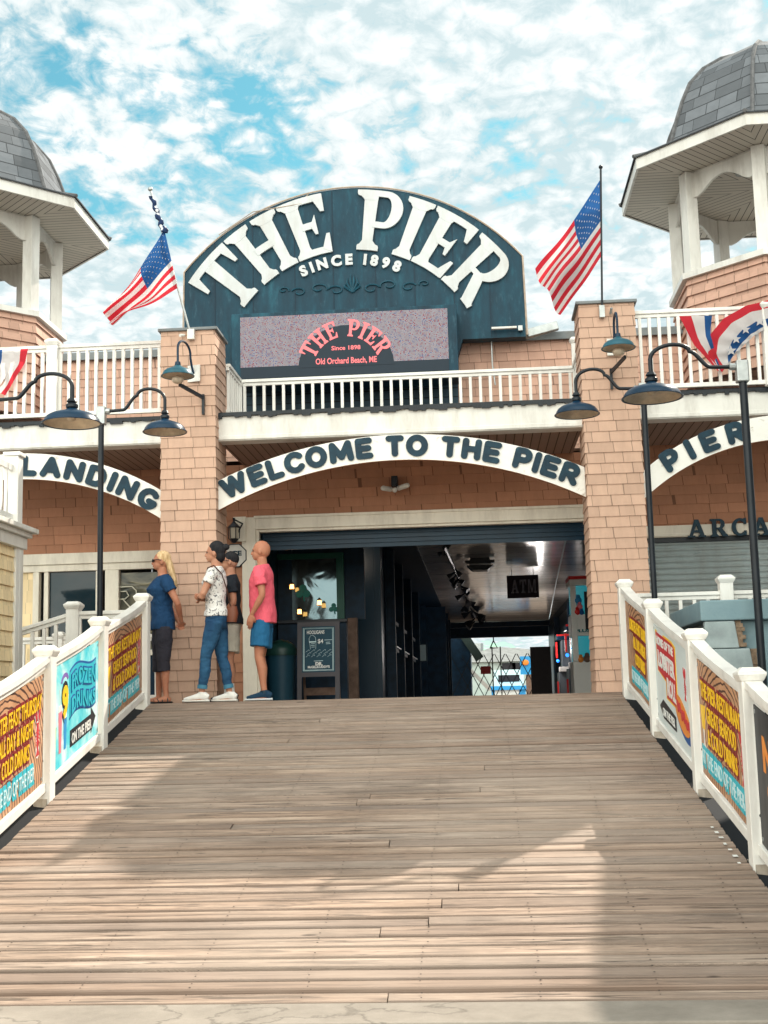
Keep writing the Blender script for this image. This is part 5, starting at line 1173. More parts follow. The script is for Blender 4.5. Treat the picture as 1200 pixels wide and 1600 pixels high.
mb = MB(); mb.hexa([(c_.x-.2, 9, c_.z), (c_.x+.2, 9, c_.z), (c_.x+.2, 9.4, c_.z), (c_.x-.2, 9.4, c_.z), (c_.x-.15, 9, c_.z+.2), (c_.x+.15, 9, c_.z+.2), (c_.x+.15, 9.4, c_.z+.2), (c_.x-.15, 9.4, c_.z+.2)]); mb.box(c_.x-.27, c_.x+.27, 9.1, 9.3, c_.z+.02, c_.z+.07); mb.box(c_.x-.13, c_.x+.13, 9.05, 9.35, c_.z+.2, 2.51); mb.build('housing', BLACKM, hp_)
mb = MB(); mb.hexa([(c_.x-.14, 9, c_.z-.12), (c_.x+.14, 9, c_.z-.12), (c_.x+.14, 9.4, c_.z-.12), (c_.x-.14, 9.4, c_.z-.12), (c_.x-.25, 9, c_.z-.03), (c_.x+.25, 9, c_.z-.03), (c_.x+.25, 9.4, c_.z-.03), (c_.x-.25, 9.4, c_.z-.03)]); mb.build('lower_hood', BLACKM, hp_)
tl = thing('track_light_rail', 'long black ceiling track with many cone spotlights', 'track light', (-.2, 10, 2.4))
TP = []
for i, (px, py, z) in enumerate(((694, 860, 2.42), (712, 898, 2.42), (720, 915, 2.40), (728, 938, 2.40), (735, 950, 2.4), (742, 966, 2.4))):
    d = FW*FPX+RT*(px-600)+UP*(800-py); TP.append(CAM+d*((z-CAM.z)/d.z))
mb = MB(); mb.tube([(p.x, p.y, 2.47) for p in TP], .03, 6); mb.build('rail', BLACKM, tl)
for i, p in enumerate(TP):
    for k in range(4 if i else 3):
        a_ = i*1.1+k*1.6; s = p.y/14*.9+.3; q = MB(); d = Vector((math.cos(a_), .35*math.sin(a_), -.55)).normalized()
        c0 = Vector((p.x, p.y+(k-1.5)*.5*(1+i*.4), 2.44)); q.tube([c0, c0+d*.07*s, c0+d*.09*s, c0+d*.17*s], [.015, .02*s, .035*s, .06*s], 10); q.build('spotlight_head', BLACKM, tl)
mb = MB(); P = [U(884, 843, 4.0), U(870, 905, 8.5), U(858, 967, 19)]; mb.tube(P, .012, 6); tag(mb.build('ceiling_cable', plain('grey_conduit', (.3, .42, .45), .5)), 'thin pale cable running diagonally at right of the ATM sign', 'cable')
# claw machine and arcade cabinets
LG = paint('light_grey_laminate', (.78, .77, .74), .4, .06, 3); GL = plain('aqua_lit_window', (.02, .22, .28), .12, emit=(.05, .5, .6), es=.2)
cm_ = thing('claw_machine', 'pale grey claw machine with red top edge beside the right pillar', 'arcade machine', (1.8, 6, 0))
x0, x1 = 1.50, 2.2
for nm_, mt, (za, zb2), ins in (('base', LG, (0, .5), 0), ('prize_window', GL, (.5, .9), .03), ('sign_panel', LG, (.9, 1.24), 0), ('upper_window', GL, (1.24, 1.7), .03), ('top', LG, (1.7, 1.8), 0)):
    mb = MB(); mb.box(x0+ins, x1-ins, 6+ins, 6.7, za, zb2); mb.build(nm_, mt, cm_, bevel=.008)
mb = MB(); mb.box(x0-.015, x1, 5.975, 6.7, 1.801, 1.85); mb.build('red_edge', RED, cm_)
for x in (x0, x1-.04): mb = MB(); mb.box(x, x+.09, 5.985, 6.05, .501, 1.699); mb.build('frame_post', LG, cm_, bevel=.006)
mb = MB(); mb.box(x0+.22, x1, 5.99, 6.03, 1.0, 1.6); mb.build('control_panel', INK, cm_)
mb = MB(); text(mb, 'PLUSHY', FRONT(5.998), .045, x0+.05, x0+.45, .96, ext=.003, off=.05); mb.build('lettering', plain('teal_print', (.0, .15, .18)), cm_)
for j, (x, z, cl2, s) in enumerate(((.12, .53, ORA, .05), (.22, .54, OLDWOOD, .06), (.33, .53, PNK, .05), (.43, .54, ORA, .055), (.1, 1.28, RED, .05), (.14, 1.36, PNK, .05), (.17, 1.27, BLU, .04), (.12, 1.46, BLUEP, .06))):
    mb = MB(); mb.sph((x0+x, 6.0, z), (s, .03, s)); mb.sph((x0+x, 5.99, z+s), s*.6); mb.build('plush_toy', cl2, cm_, smooth=True)
for i, (Y, xl) in enumerate(((9.5, 1.78), (13.5, 1.95), (18, 2.02))):
    o = thing('arcade_cabinet', ('first dark arcade cabinet with red trim behind the claw machine', 'middle dark arcade cabinet with red trim by the passage wall', 'farthest arcade cabinet with blue light by the passage wall')[i], 'arcade machine', (xl, Y, 0), group='arcade cabinets')
    mb = MB(); mb.box(xl, 2.44, Y, Y+.8, 0, .55); mb.hexa([(xl+.1, Y+.1, .55), (2.44, Y+.1, .55), (2.44, Y+.8, .55), (xl+.1, Y+.8, .55), (xl+.1, Y+.2, 1.35), (2.44, Y+.2, 1.35), (2.44, Y+.8, 1.35), (xl+.1, Y+.8, 1.35)]); mb.build('body', paint('cabinet_grey', (.12, .14, .16), .4), o, bevel=.01)
    mb = MB(); mb.box(xl-.02, 2.42, Y-.03, Y+.8, 1.36, 1.5); mb.build('marquee', NAVY, o, bevel=.01)
    for q in ((xl-.03, 2.3, Y-.045, Y-.031, 1.45, 1.49), (xl-.06, xl-.02, Y-.02, Y+.03, .9, 1.3), (xl-.06, xl-.02, Y-.02, Y+.03, .02, .32)): mb = MB(); mb.box(*q); mb.build('red_trim', RED, o)
    mb = MB(); mb.box(xl+.0, 2.3, Y-.1, Y+.1, .56, .68); mb.build('control_shelf', LG, o, bevel=.01)
    pl = bpy.data.lights.new('ceiling_fill', 'POINT'); pl.energy = (1.5, 12, 45)[i]; pl.color = (1, .93, .88); pl.shadow_soft_size = .2; po = bpy.data.objects.new('ceiling_fill', pl); COL.objects.link(po); po.location = (-.5, -.3, 1.2); po.parent = o  # added point light beside the cabinet, brightens the passage ceiling
    mb = MB(); mb.sph((xl-.02, Y, .83), .04); mb.build('indicator_lamp', plain('blue_glow', (.02, .2, .9), .4, emit=(.03, .25, 1), es=1.5), o)
# scissor gate
sg_ = thing('folding_gate', 'black folding scissor gate across the far end of the passage', 'gate', (1, 29.5, 0)); Y = 28.9
a = U(706, 1083, Y); b = U(862, 1080, Y); h = U(780, 1022, Y).z; n = 9; st_ = (b.x-a.x)/n
mb = MB()
for i in range(-2, n+1):
    for s in (1, -1):
        xa = a.x+i*st_; xb = xa+2*st_*.95
        A_ = (xa, Y+.01*s, .02 if s > 0 else h); B_ = (xb, Y+.01*s, h if s > 0 else .02)
        mb.bar(A_, B_, .012, .028) if xa >= a.x-.1 and xb <= b.x+.3 else None
mb.build('lattice', BLACKM, sg_)
for px in (770, 783): c_ = U(px, 1050, Y); mb = MB(); mb.box(c_.x-.02, c_.x+.02, Y-.03, Y+.03, 0, h+.25); mb.build('post', BLACKM, sg_)
c_ = U(759, 1047, Y-.1); mb = MB(); mb.box(c_.x-.17, c_.x+.17, Y-.1, Y-.08, c_.z-.13, c_.z+.13); tag(mb.build('red_notice', RED), 'red rectangular notice hung on the scissor gate', 'sign')
mb = MB(); c_ = U(771, 1000, Y); mb.tube([(c_.x, Y, 2.02), (c_.x, Y, 1.85), (c_.x-.12, Y, 1.6)], .02); mb.tube([(c_.x, Y, 1.85), (c_.x+.12, Y, 1.6), (c_.x-.12, Y, 1.6)], .02); tag(mb.build('hanging_hook', BLACKM), 'black triangular hook hanging under the far passage beam', 'hook')
a = U(831, 1083, 28); b = U(860, 1010, 28); mb = MB(); mb.box(a.x, b.x, 28, 28.06, 0, b.z); mb.box(a.x+.08, b.x-.1, 27.99, 28.0, .9, b.z-.15); tag(mb.build('open_door_leaf', plain('brown_grey_door', (.09, .075, .075), .45)), 'brown grey door leaf standing open at right of the gate', 'door')
# beyond the passage
fb_ = thing('far_pier_building', 'pale pier building with grey hipped roof beyond the gate', 'building', (2, 62, 0)); Y = 62
L_ = U(715, 1036, Y); Rr = U(862, 1030, Y); ap = U(772, 1006, Y); ze = U(780, 1034, Y).z
mb = MB(); mb.box(L_.x, Rr.x+3, Y, Y+8, 0, ze); mb.build('wall', paint('pale_mint_wall', (.38, .45, .43), .7), fb_)
mb = MB(); mb.add([(L_.x-.3, Y-.3, ze), (Rr.x+3.3, Y-.3, ze), (Rr.x+3.3, Y+9, ze), (L_.x-.3, Y+9, ze), (ap.x, Y+4, ap.z), (ap.x+3, Y+4, ap.z-.3)], [(0, 1, 5, 4), (1, 2, 5), (2, 3, 4, 5), (3, 0, 4)]); rf = mb.build('roof', paint('grey_shingle_roof', (.2, .21, .21), .9, .3, 3), fb_)
c_ = U(744, 1008, Y); mb = MB(); mb.lathe([(0, 0), (.45, 0), (.45, .7), (0, .7)], (c_.x, Y+5, c_.z-.4), 14); mb.build('vent', GALV, rf)
for px in (795, 811): c_ = U(px, 1041, Y); mb = MB(); mb.box(c_.x-.4, c_.x+.4, Y-.05, Y, c_.z-.3, c_.z+.2); mb.build('window', INK, fb_)
bb = thing('blue_booth', 'bright blue and white snack booth beyond the gate', 'booth', (2, 45, 0)); Y = 46
a = U(768, 1083, Y); b = U(821, 1071, Y); zt = b.z
mb = MB(); mb.box(a.x, b.x, Y, Y+2, 0, zt*.6); mb.build('counter', WPR, bb); mb = MB(); mb.box(a.x-.1, b.x+.1, Y-.2, Y+2, zt*.61, zt); mb.build('blue_top', BLUEP, bb)
for q in ((a.x, a.x+.15), (b.x-.3, b.x)): mb = MB(); mb.box(*q, Y-.02, Y, 0, zt*.6); mb.build('blue_panel', BLUEP, bb)
c_ = U(795, 1058, Y+1); mb = MB(); mb.box(c_.x-.7, c_.x+.7, Y+1, Y+1.1, zt, c_.z+.35); mb.build('menu_board', PALEC, bb); mb = MB(); mb.box(c_.x-.5, c_.x+.5, Y+.97, Y+.99, zt+.2, c_.z+.1); mb.build('menu_print', INK, bb)
for px, py, s, mt, nm_, lb_ in ((822, 1040, 9, BLUEP, 'blue_poster', 'bright blue poster board right of the snack booth'), (827, 1062, 5, OLDWOOD, 'wooden_post', 'brown wooden post beyond the right of the gate')):
    c_ = U(px, py, 40); w_ = s/2000*54.5; mb = MB(); mb.box(c_.x-w_, c_.x+w_, 40, 40.1, 0 if s == 5 else c_.z-w_*1.5, c_.z+w_*1.6); tag(mb.build(nm_, mt), lb_, nm_.split('_')[1])
c_ = U(821, 1035, 39.8); mb = MB(); mb.sph((c_.x, 39.9, c_.z), (.15, .05, .12)); tag(mb.build('orange_picture', ORA), 'orange picture on the bright blue poster', 'picture')
er = thing('side_stall', 'dark shingled stall with sloping eave at the left beyond the passage', 'stall', (-1, 33, 0)); Y = 31
a = U(716, 985, Y); b = U(750, 1030, Y)
mb = MB(); mb.hexa([(a.x-1, Y, a.z+.1), (a.x, Y, a.z), (a.x, Y+9, a.z), (a.x-1, Y+9, a.z+.1), (a.x-1, Y, a.z+.3), (a.x+.1, Y, a.z+.1), (a.x+.1, Y+9, a.z+.1), (a.x-1, Y+9, a.z+.3)]); mb.bar((a.x+.05, Y, a.z+.05), (b.x, Y, b.z), .3, .1, up=(0, 1, 0)); mb.build('eave', paint('dark_green_shingle', (.04, .06, .055), .9), er)
c_ = U(735, 1011, Y); mb = MB(); P = [(a.x-1, 0), (c_.x, 0), (c_.x, c_.z), (a.x, a.z), (a.x-1, a.z+.1)]; mb.poly(P, FRONT(Y), -6, -.02); mb.build('wall', DARKW, er)
mb = MB(); p0 = U(733, 1045, 33); p1 = U(766, 1078, 33); mb.bar(p0, p1, .1, .14); tag(mb.build('handrail', WHITE), 'white sloping handrail seen through the gate', 'handrail')

# ------------------------------------------------------------------ PEOPLE (modelled facing +x, left hand = +y)
def loft(mb, chain, side=(0, 1, 0), seg=18):
    side = Vector(side); n = len(chain); V = []
    for i, (p, ra, rb) in enumerate(chain):
        p = Vector(p); t_ = (Vector(chain[min(i+1, n-1)][0])-Vector(chain[max(i-1, 0)][0])).normalized()
        s = (side-t_*side.dot(t_)).normalized(); f = t_.cross(s)
        for k in range(seg): a = 2*math.pi*k/seg; V.append(p+s*(ra*math.cos(a))+f*(rb*math.sin(a)))
    F = [(i*seg+k, i*seg+(k+1) % seg, (i+1)*seg+(k+1) % seg, (i+1)*seg+k) for i in range(n-1) for k in range(seg)]
    c0 = Vector(chain[0][0]); c1 = Vector(chain[-1][0]); V += [c0, c1]; q = n*seg
    F += [(q, (k+1) % seg, k) for k in range(seg)]+[(q+1, (n-1)*seg+k, (n-1)*seg+(k+1) % seg) for k in range(seg)]
    mb.add(V, F)
def merged(mb, name, mat, parent, vox=.008, sm=4):
    o = mb.build(name, mat, None); md = o.modifiers.new('r', 'REMESH'); md.mode = 'VOXEL'; md.voxel_size = vox; md.use_smooth_shade = True
    ms = o.modifiers.new('s', 'SMOOTH'); ms.factor = .5; ms.iterations = sm
    dg = bpy.context.evaluated_depsgraph_get(); me = bpy.data.meshes.new_from_object(o.evaluated_get(dg)); o.modifiers.clear(); o.data = me
    if name in ('shirt', 'shorts', 'jeans', 'capri_trousers'):
        me.calc_loop_triangles() if False else None
        ns_ = [v.normal.copy() for v in me.vertices]
        for v, n_ in zip(me.vertices, ns_):
            c = v.co; f = mnoise.noise(Vector((c.x*7, c.y*7, c.z*11+c.x*6)))*.0075+mnoise.noise(Vector((c.x*16+5, c.y*16, c.z*24+c.y*12)))*.0035
            v.co += n_*f
    me.polygons.foreach_set('use_smooth', [True]*len(me.polygons)); o.parent = parent; return o
def tube_r(mb, P, rs, side=(0, 1, 0), flat=1.0): loft(mb, [(p, r, r*flat) for p, r in zip(P, rs)], side, 14)
def lerp3(a, b, f): return tuple(a[i]+(b[i]-a[i])*f for i in range(3))
def hand(mb, w, d, side, curl=.6):
    w, d, s = Vector(w), Vector(d).normalized(), Vector(side).normalized(); nrm = d.cross(s).normalized()
    loft(mb, [(w, .024, .017), (w+d*.03, .034, .017), (w+d*.07, .04, .016), (w+d*.092, .038, .012)], s, 12)
    for k, (o_, L_) in enumerate(((-.029, .066), (-.01, .076), (.01, .071), (.028, .055))):
        b0 = w+d*.085+s*o_; d1 = (d+nrm*curl*.5).normalized(); d2 = (d+nrm*curl*1.3).normalized(); m1 = b0+d1*L_*.5; e = m1+d2*L_*.5
        tube_r(mb, [b0, m1, e], [.009, .0085, .0065], s)
    t0 = w+d*.03-s*.03; t1 = t0-s*.022+d*.025+nrm*.008; tube_r(mb, [t0, t1, t1+d*.03+nrm*.012], [.012, .0105, .008], nrm)
def person(label, loc, rotz, H, skin, arms, legs, top, bottom, torso=1.0, belly=0.0, bust=0.0, female=False, shoes=None, headturn=0.0, name='person'):
    o = local_thing(name, label, 'person'); k = H/1.75
    mb = MB(); sh_w = (.165 if female else .185)*torso
    T = [(.84, .135, .105, 0), (.92, .155 if female else .148, .118, -.01), (1.0, .14, .108, 0), (1.09, .118 if female else .135, .1, .005), (1.2, .135, .108, .01), (1.3, .152, .115, .01+bust*.3), (1.38, .155, .105, 0), (1.43, .12, .08, -.005), (1.465, .068, .06, -.005), (1.5, .053, .055, 0), (1.56, .05, .054, .008)]
    loft(mb, [((x, 0, z), ry*torso, rx*torso*(1+belly*max(0, 1-abs(z-1.08)/.22)) if z < 1.45 else rx) for z, ry, rx, x in T], seg=24)
    # head
    c, s_ = math.cos(headturn), math.sin(headturn); RM = Matrix.Rotation(headturn, 3, 'Z')
    def hp_(x, y, z): v = RM @ Vector((x, y, 0)); return (v.x+.012, v.y, z)
    mb.sph(hp_(-.008, 0, 1.652), (.097, .077, .1), 20, 14, RM); mb.sph(hp_(.028, 0, 1.6), (.066, .06, .07), 16, 12, RM); mb.sph(hp_(.058, 0, 1.562), (.034, .036, .026), 12, 8, RM)
    mb.sph(hp_(.084, 0, 1.655), (.014, .045, .012), 10, 6, RM)
    loft(mb, [(hp_(.085, 0, 1.648), .008, .008), (hp_(.1, 0, 1.625), .012, .012), (hp_(.108, 0, 1.608), .016, .014), (hp_(.09, 0, 1.6), .014, .01)], RM @ Vector((0, 1, 0)), 10)
    mb.sph(hp_(.088, 0, 1.583), (.012, .026, .006), 10, 6, RM); mb.sph(hp_(.086, 0, 1.573), (.011, .022, .006), 10, 6, RM)
    for y in (-1, 1): mb.sph(hp_(-.002, y*.078, 1.622), (.02, .009, .032), 10, 8, RM)
    AR = {}
    for y, (el, wr, hd, cu) in zip((1, -1), arms):
        S0 = (0, y*sh_w, 1.405); mdp = lerp3(S0, el, .5)
        tube_r(mb, [(0, y*sh_w*.7, 1.4), S0, lerp3(S0, el, .25), mdp, lerp3(S0, el, .9), lerp3(el, wr, .06), lerp3(el, wr, .3), lerp3(el, wr, .75), wr], [.06, .056*torso, .05*torso, .044*torso, .037, .037, .039, .028, .023])
        hand(mb, wr, hd, Vector(hd).cross(Vector((0, y, .1))).normalized() if abs(Vector(hd).normalized().y) < .8 else (0, 0, 1), cu); AR[y] = (S0, el, wr)
    LG_ = {}
    for y, (kn, an, toe) in zip((1, -1), legs):
        hpz = (0, y*.082, .87); calf = lerp3(kn, an, .32); cb = (calf[0]-.012, calf[1], calf[2])
        tube_r(mb, [hpz, lerp3(hpz, kn, .35), lerp3(hpz, kn, .8), kn, cb, lerp3(kn, an, .75), an, (an[0], an[1], .05)], [.088, .08, .058, .05, .053, .036, .032, .034])
        td = Vector((math.cos(toe), math.sin(toe), 0)); a_ = Vector((an[0], an[1], 0))
        loft(mb, [(a_-td*.05+Vector((0, 0, .035)), .03, .03), (a_+Vector((0, 0, .045)), .036, .042), (a_+td*.08+Vector((0, 0, .033)), .04, .028), (a_+td*.16+Vector((0, 0, .022)), .035, .018)], Vector((-td.y, td.x, 0)), 12)
        LG_[y] = (hpz, kn, an, td, a_)
    merged(mb, 'body', skin, o, .0062, 3)
    # top
    mb = MB(); e = .016; zl = top['hem']
    TT = [(zl, .172, .142, 0), (zl+.06, .168, .138, 0), (.95, .162, .128, -.005), (1.02, .15, .12, .002), (1.1, .133 if female else .148, .114, .008), (1.2, .146, .12, .012), (1.3, .163, .127+bust, .012+bust*.4), (1.385, .165, .112, 0), (1.432, .135, .09, -.005), (1.46, .092, .073, -.005), (1.474, .078, .066, -.002)]
    TT = [q for q in TT if q[0] >= zl and not (q is not TT[0] and q is not TT[1] and q[0] < zl+.08)]
    loft(mb, [((x, 0, z), ry*torso, rx*torso*(1+belly*max(0, 1-abs(z-1.08)/.24))) for z, ry, rx, x in TT], seg=26)
    for y in (1, -1):
        S0, el, wr = AR[y]; f = top['sleeve']; tip = lerp3(S0, el, f)
        tube_r(mb, [(0, y*sh_w*.55, 1.4), S0, lerp3(S0, el, f*.5), tip], [.075, .072*torso, .068*torso, .07*torso])
    merged(mb, 'shirt', top['mat'], o, .0085, 3)
    # bottom
    mb = MB(); zk = bottom['to']
    loft(mb, [((0, 0, .8), .13, .1), ((0, 0, .87), .158, .122), ((-.008, 0, .95), .157, .121), ((0, 0, 1.03), .142, .112)], seg=24)
    for y in (1, -1):
        hpz, kn, an, td, a_ = LG_[y]; g_ = bottom.get('loose', .012); P = [hpz]; rr = [.1]
        if zk > .5:
            f = (hpz[2]-zk)/(hpz[2]-kn[2]); P += [lerp3(hpz, kn, f*.5), lerp3(hpz, kn, f)]; rr += [.09+g_, .078+g_*1.5]
        else:
            P += [lerp3(hpz, kn, .4), lerp3(hpz, kn, .8), kn]; rr += [.085+g_, .066+g_, .056+g_]
            f = (kn[2]-zk)/(kn[2]-an[2]); c2 = lerp3(kn, an, f)
            if f > .3: m2 = lerp3(kn, an, .32); P.append((m2[0]-.01, m2[1], m2[2])); rr.append(.056+g_)
            P.append(c2); rr.append(.04+g_ if f > .5 else .056+g_)
        tube_r(mb, P, rr)
    merged(mb, bottom['name'], bottom['mat'], o, .0085, 3)
    if bottom.get('cuff'):
        for y in (1, -1):
            hpz, kn, an, td, a_ = LG_[y]; f = (kn[2]-zk)/(kn[2]-an[2]); q = MB(); tube_r(q, [lerp3(kn, an, f-.07), lerp3(kn, an, f+.04)], [.056, .055]); q.build('cuff', bottom['cuff'], o, smooth=True)
    for y in (1, -1):
        hpz, kn, an, td, a_ = LG_[y]; sv = Vector((-td.y, td.x, 0)); Z_ = Vector((0, 0, 1))
        if shoes.get('sandal'):
            q = MB(); loft(q, [(a_-td*.07+Z_*.01, .032, .01), (a_+Z_*.01, .036, .01), (a_+td*.1+Z_*.01, .045, .01), (a_+td*.19+Z_*.01, .03, .01)], sv, 14); q.build('sandal', shoes['mat'], o, smooth=True)
            q = MB()
            for f in (.0, .07, .12): q.tube([a_+td*f+sv*(.044*math.cos(R(w_)))+Z_*(.012+.06*(1-f*3.4)*math.sin(R(w_))) for w_ in range(0, 181, 20)], .006, 5)
            q.build('sandal_strap', shoes['mat'], o)
        else:
            q = MB(); loft(q, [(a_-td*.075+Z_*.045, .03, .032), (a_-td*.04+Z_*.06, .04, .05), (a_+td*.02+Z_*.06, .043, .046), (a_+td*.08+Z_*.048, .045, .036), (a_+td*.15+Z_*.038, .042, .026), (a_+td*.195+Z_*.032, .025, .018)], sv, 16); tube_r(q, [a_+Z_*.06, a_+Z_*.11-td*.005], [.043, .04]); sh2 = merged(q, 'shoe', shoes['mat'], o, .006, 3)
            q = MB(); loft(q, [(a_-td*.085+Z_*.014, .026, .014), (a_-td*.05+Z_*.014, .042, .015), (a_+td*.08+Z_*.014, .049, .015), (a_+td*.16+Z_*.014, .046, .014), (a_+td*.21+Z_*.016, .022, .012)], sv, 16); q.build('sole', shoes['sole'], o, smooth=True)
            if shoes.get('sock'): q = MB(); tube_r(q, [lerp3((an[0], an[1], .07), kn, 0), lerp3((an[0], an[1], .07), kn, shoes['sock'])], [.042, .043]); q.build('sock', shoes['sockmat'], o, smooth=True)
    o['_hp'] = 0
    for y in (-1, 1):
        q = MB(); q.sph(hp_(.084, y*.03, 1.64), (.008, .013, .008), 10, 6, RM); q.build('eye', INK if not o.get('x') else INK, o, smooth=True)
    q = MB(); q.sph(hp_(.094, 0, 1.578), (.008, .022, .005), 10, 6, RM); q.build('lips', plain('lips', (.45, .14, .12), .5), o, smooth=True)
    o.location = loc; o.rotation_euler = (0, 0, rotz); o.scale = (k, k, k)
    return o, hp_, RM
def sunglasses(o, hp_, RM):
    q = MB()
    for y in (-1, 1): q.sph(hp_(.099, y*.033, 1.643), (.01, .028, .02), 12, 8, RM); q.tube([hp_(.095, y*.06, 1.648), hp_(.04, y*.082, 1.65), hp_(.0, y*.084, 1.64)], .004, 5)
    q.tube([hp_(.104, -.01, 1.648), hp_(.104, .01, 1.648)], .004, 5); q.build('sunglasses', INK, o, smooth=True)
def hairmat(nm_, a_, b_):
    t = NT(nm_); f = t.noise(1, 5, .7, stretch=(60, 60, 5)); t.set('Base Color', t.ramp(f, [(.35, a_), (.65, b_)])); t.set('Roughness', .7); t.b.inputs['Specular IOR Level'].default_value = .12; t.bump(f, .6, .006); return t.m
BLOND = hairmat('blonde_hair', (.42, .26, .12), (.75, .55, .33)); DARKH = hairmat('dark_hair', (.008, .01, .014), (.03, .028, .03))
def cloth_m(nm_, c, r=.85):
    t = NT(nm_); f = t.noise(6, 5, .6, stretch=(1, 1, .6)); t.set('Base Color', t.ramp(f, [(.3, tuple(v*.8 for v in c)), (.7, c)])); t.set('Roughness', r); t.bump(t.noise(9, 4, .6, stretch=(1.4, 1.4, .6), dist=1.0), .9, .03); return t.m
t = NT('white_patterned_tee'); f = t.noise(24, 3, .5, dist=1.5); t.set('Base Color', t.ramp(f, [(.38, (.1, .1, .11)), (.44, (.7, .68, .66))])); t.set('Roughness', .85); t.bump(t.noise(9, 4), .8, .03); TEE = t.m
t = NT('denim'); f = t.noise(3, 5, .6, stretch=(1, 1, .5)); t.set('Base Color', t.ramp(f, [(.35, (.01, .045, .11)), (.65, (.03, .11, .21))])); t.set('Roughness', .85); t.bump(t.noise(10, 4, .6, stretch=(1, 1, 1.6), dist=1), .8, .025); DENIM = t.m
WS = dict(mat=paint('white_sneaker', (.75, .73, .7), .6, .08), sole=paint('white_sole', (.7, .68, .64), .6))
# bald man, pink shirt
o, hp_, RM = person('bald man in pink shirt and blue shorts with a hand in his pocket', (-2.36, -.42, 0), R(178), 1.77, SKINA,
    [((-.05, .25, 1.13), (.075, .215, .93), (.3, -.1, -1), .5), ((.0, -.25, 1.12), (.14, -.2, .93), (.3, 0, -1), .5)],
    [((.025, .11, .47), (-.035, .12, .085), .15), ((.05, -.1, .47), (.02, -.11, .085), -.1)],
    dict(hem=.84, sleeve=.62, mat=cloth_m('pink_tee', (.78, .12, .17))), dict(name='shorts', to=.58, loose=.022, mat=cloth_m('blue_shorts', (.015, .12, .26))), torso=1.06, belly=.18,
    shoes=dict(mat=cloth_m('navy_trainer', (.01, .04, .08)), sole=paint('pale_sole', (.6, .62, .64)), sock=.1, sockmat=plain('navy_sock', (.01, .03, .05))))
# woman in patterned tee
o, hp_, RM = person('woman in white patterned tee and rolled jeans with folded arms', (-2.84, -.62, 0), R(176), 1.74, SKINB,
    [((.1, .22, 1.14), (.185, .02, 1.17), (-.1, -1, .25), .5), ((.08, -.21, 1.15), (.2, -.02, 1.13), (-.1, 1, .2), .5)],
    [((.1, .1, .47), (.14, .11, .085), .1), ((-.04, -.09, .47), (-.12, -.1, .085), -.05)],
    dict(hem=.93, sleeve=.45, mat=TEE), dict(name='jeans', to=.16, loose=.006, mat=DENIM, cuff=plain('pale_denim_cuff', (.06, .2, .3), .8)), torso=.97, bust=.02, female=True, headturn=R(5), shoes=WS)
mb = MB(); mb.sph(hp_(-.025, 0, 1.668), (.095, .086, .098), 20, 14, RM); mb.sph(hp_(-.125, 0, 1.7), (.04, .04, .038), 12, 8); mb.sph(hp_(-.058, 0, 1.6), (.058, .074, .07), 14, 10); mb.sph(hp_(-.02, 0, 1.69), (.09, .083, .085), 16, 10, RM); merged(mb, 'hair', DARKH, o, .007, 2)
hb = local_thing('shoulder_bag', 'small brown leather shoulder bag hanging behind the woman in jeans', 'bag')
mb = MB(); loft(mb, [((-.17, .0, .86), .04, .055), ((-.175, 0, .95), .045, .07), ((-.17, 0, 1.03), .03, .06)], seg=14); mb.build('bag_body', plain('brown_leather', (.16, .05, .025), .45), hb, smooth=True)
mb = MB(); mb.tube([(-.17, .05, 1.03), (-.15, .1, 1.2), (-.1, .14, 1.38), (-.01, .13, 1.475), (.07, .08, 1.46), (.14, .0, 1.3)], .008, 6); mb.build('strap', plain('dark_leather', (.07, .03, .02), .5), hb)
hb.location = (-2.84, -.62, 0); hb.rotation_euler = (0, 0, R(176))
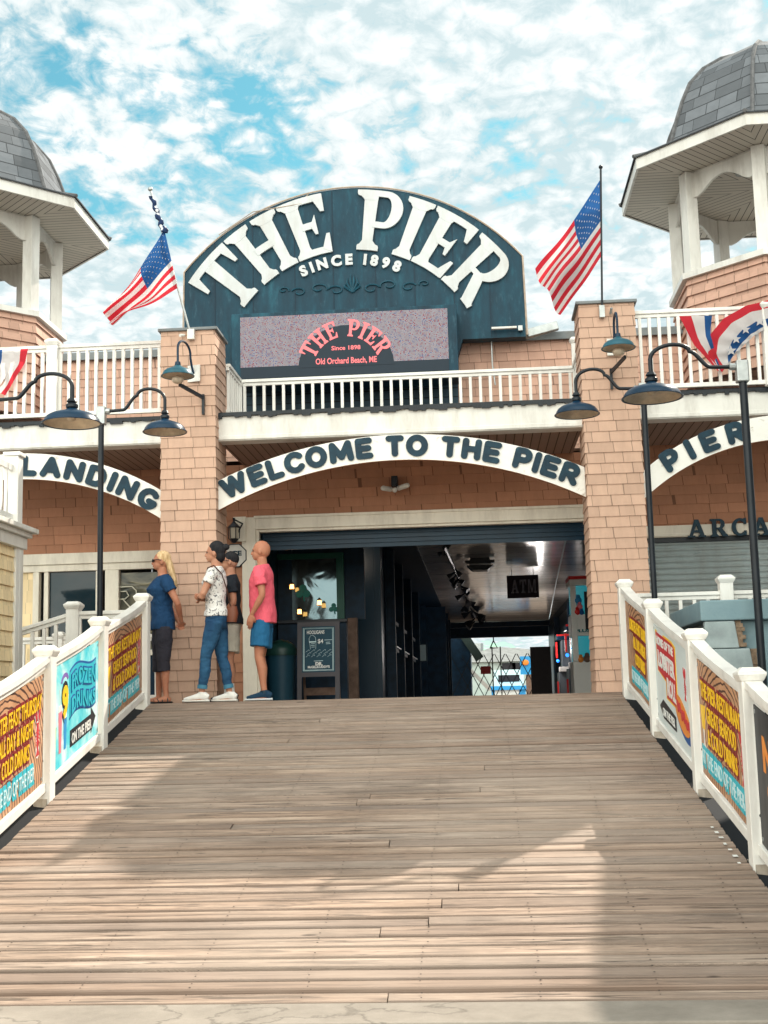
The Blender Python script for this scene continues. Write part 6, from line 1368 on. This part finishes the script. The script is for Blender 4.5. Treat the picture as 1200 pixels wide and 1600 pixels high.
# man in black tee
o, hp_, RM = person('man in black tee and khaki shorts half hidden behind the woman in jeans', (-2.78, -.1, 0), R(190), 1.69, SKINB,
    [((-.04, .25, 1.14), (.1, .16, .98), (1, -.5, -.3), .5), ((.03, -.25, 1.14), (.16, -.12, 1.0), (1, .4, -.2), .5)],
    [((.02, .1, .47), (.0, .12, .085), .2), ((.03, -.12, .47), (.05, -.13, .085), 0)],
    dict(hem=.9, sleeve=.6, mat=cloth_m('black_tee', (.015, .02, .028))), dict(name='shorts', to=.57, loose=.025, mat=cloth_m('khaki_shorts', (.55, .5, .42))), torso=1.03, belly=.05,
    shoes=dict(mat=cloth_m('black_trainer', (.015, .02, .03)), sole=paint('black_sole', (.04, .04, .05)), sock=.34, sockmat=plain('white_sock', (.7, .68, .66), .8)))
mb = MB(); mb.sph(hp_(-.02, 0, 1.672), (.096, .082, .092), 20, 14, RM); merged(mb, 'hair', DARKH, o, .007, 2); sunglasses(o, hp_, RM)
# blonde woman
o, hp_, RM = person('blonde woman in navy tee and dark capris with hands behind her back', (-3.5, -.38, 0), R(205), 1.69, SKINA,
    [((-.12, .25, 1.14), (-.2, .1, .93), (-.1, -.6, -.6), .6), ((-.12, -.25, 1.14), (-.2, -.02, .92), (-.1, .6, -.6), .6)],
    [((.01, .1, .47), (-.02, .11, .085), .3), ((.02, -.1, .47), (.02, -.12, .085), 0)],
    dict(hem=.84, sleeve=.5, mat=cloth_m('navy_tee', (.008, .045, .12))), dict(name='capri_trousers', to=.36, loose=.02, mat=cloth_m('charcoal_capris', (.03, .028, .04))), torso=1.04, bust=.03, belly=.06, female=True, headturn=R(-12),
    shoes=dict(sandal=True, mat=BLACKM))
mb = MB(); mb.sph(hp_(-.02, 0, 1.672), (.094, .084, .093), 20, 14, RM); loft(mb, [(hp_(-.04, 0, 1.68), .07, .06), (hp_(-.09, 0, 1.6), .075, .045), (hp_(-.12, .0, 1.5), .08, .04), (hp_(-.15, 0, 1.4), .07, .032), (hp_(-.165, 0, 1.33), .04, .02)], RM @ Vector((0, 1, 0)), 18); merged(mb, 'hair', BLOND, o, .007, 2); sunglasses(o, hp_, RM)

for o in S.objects:
    for k in ('_o', '_hp'):
        if k in o.keys(): del o[k]
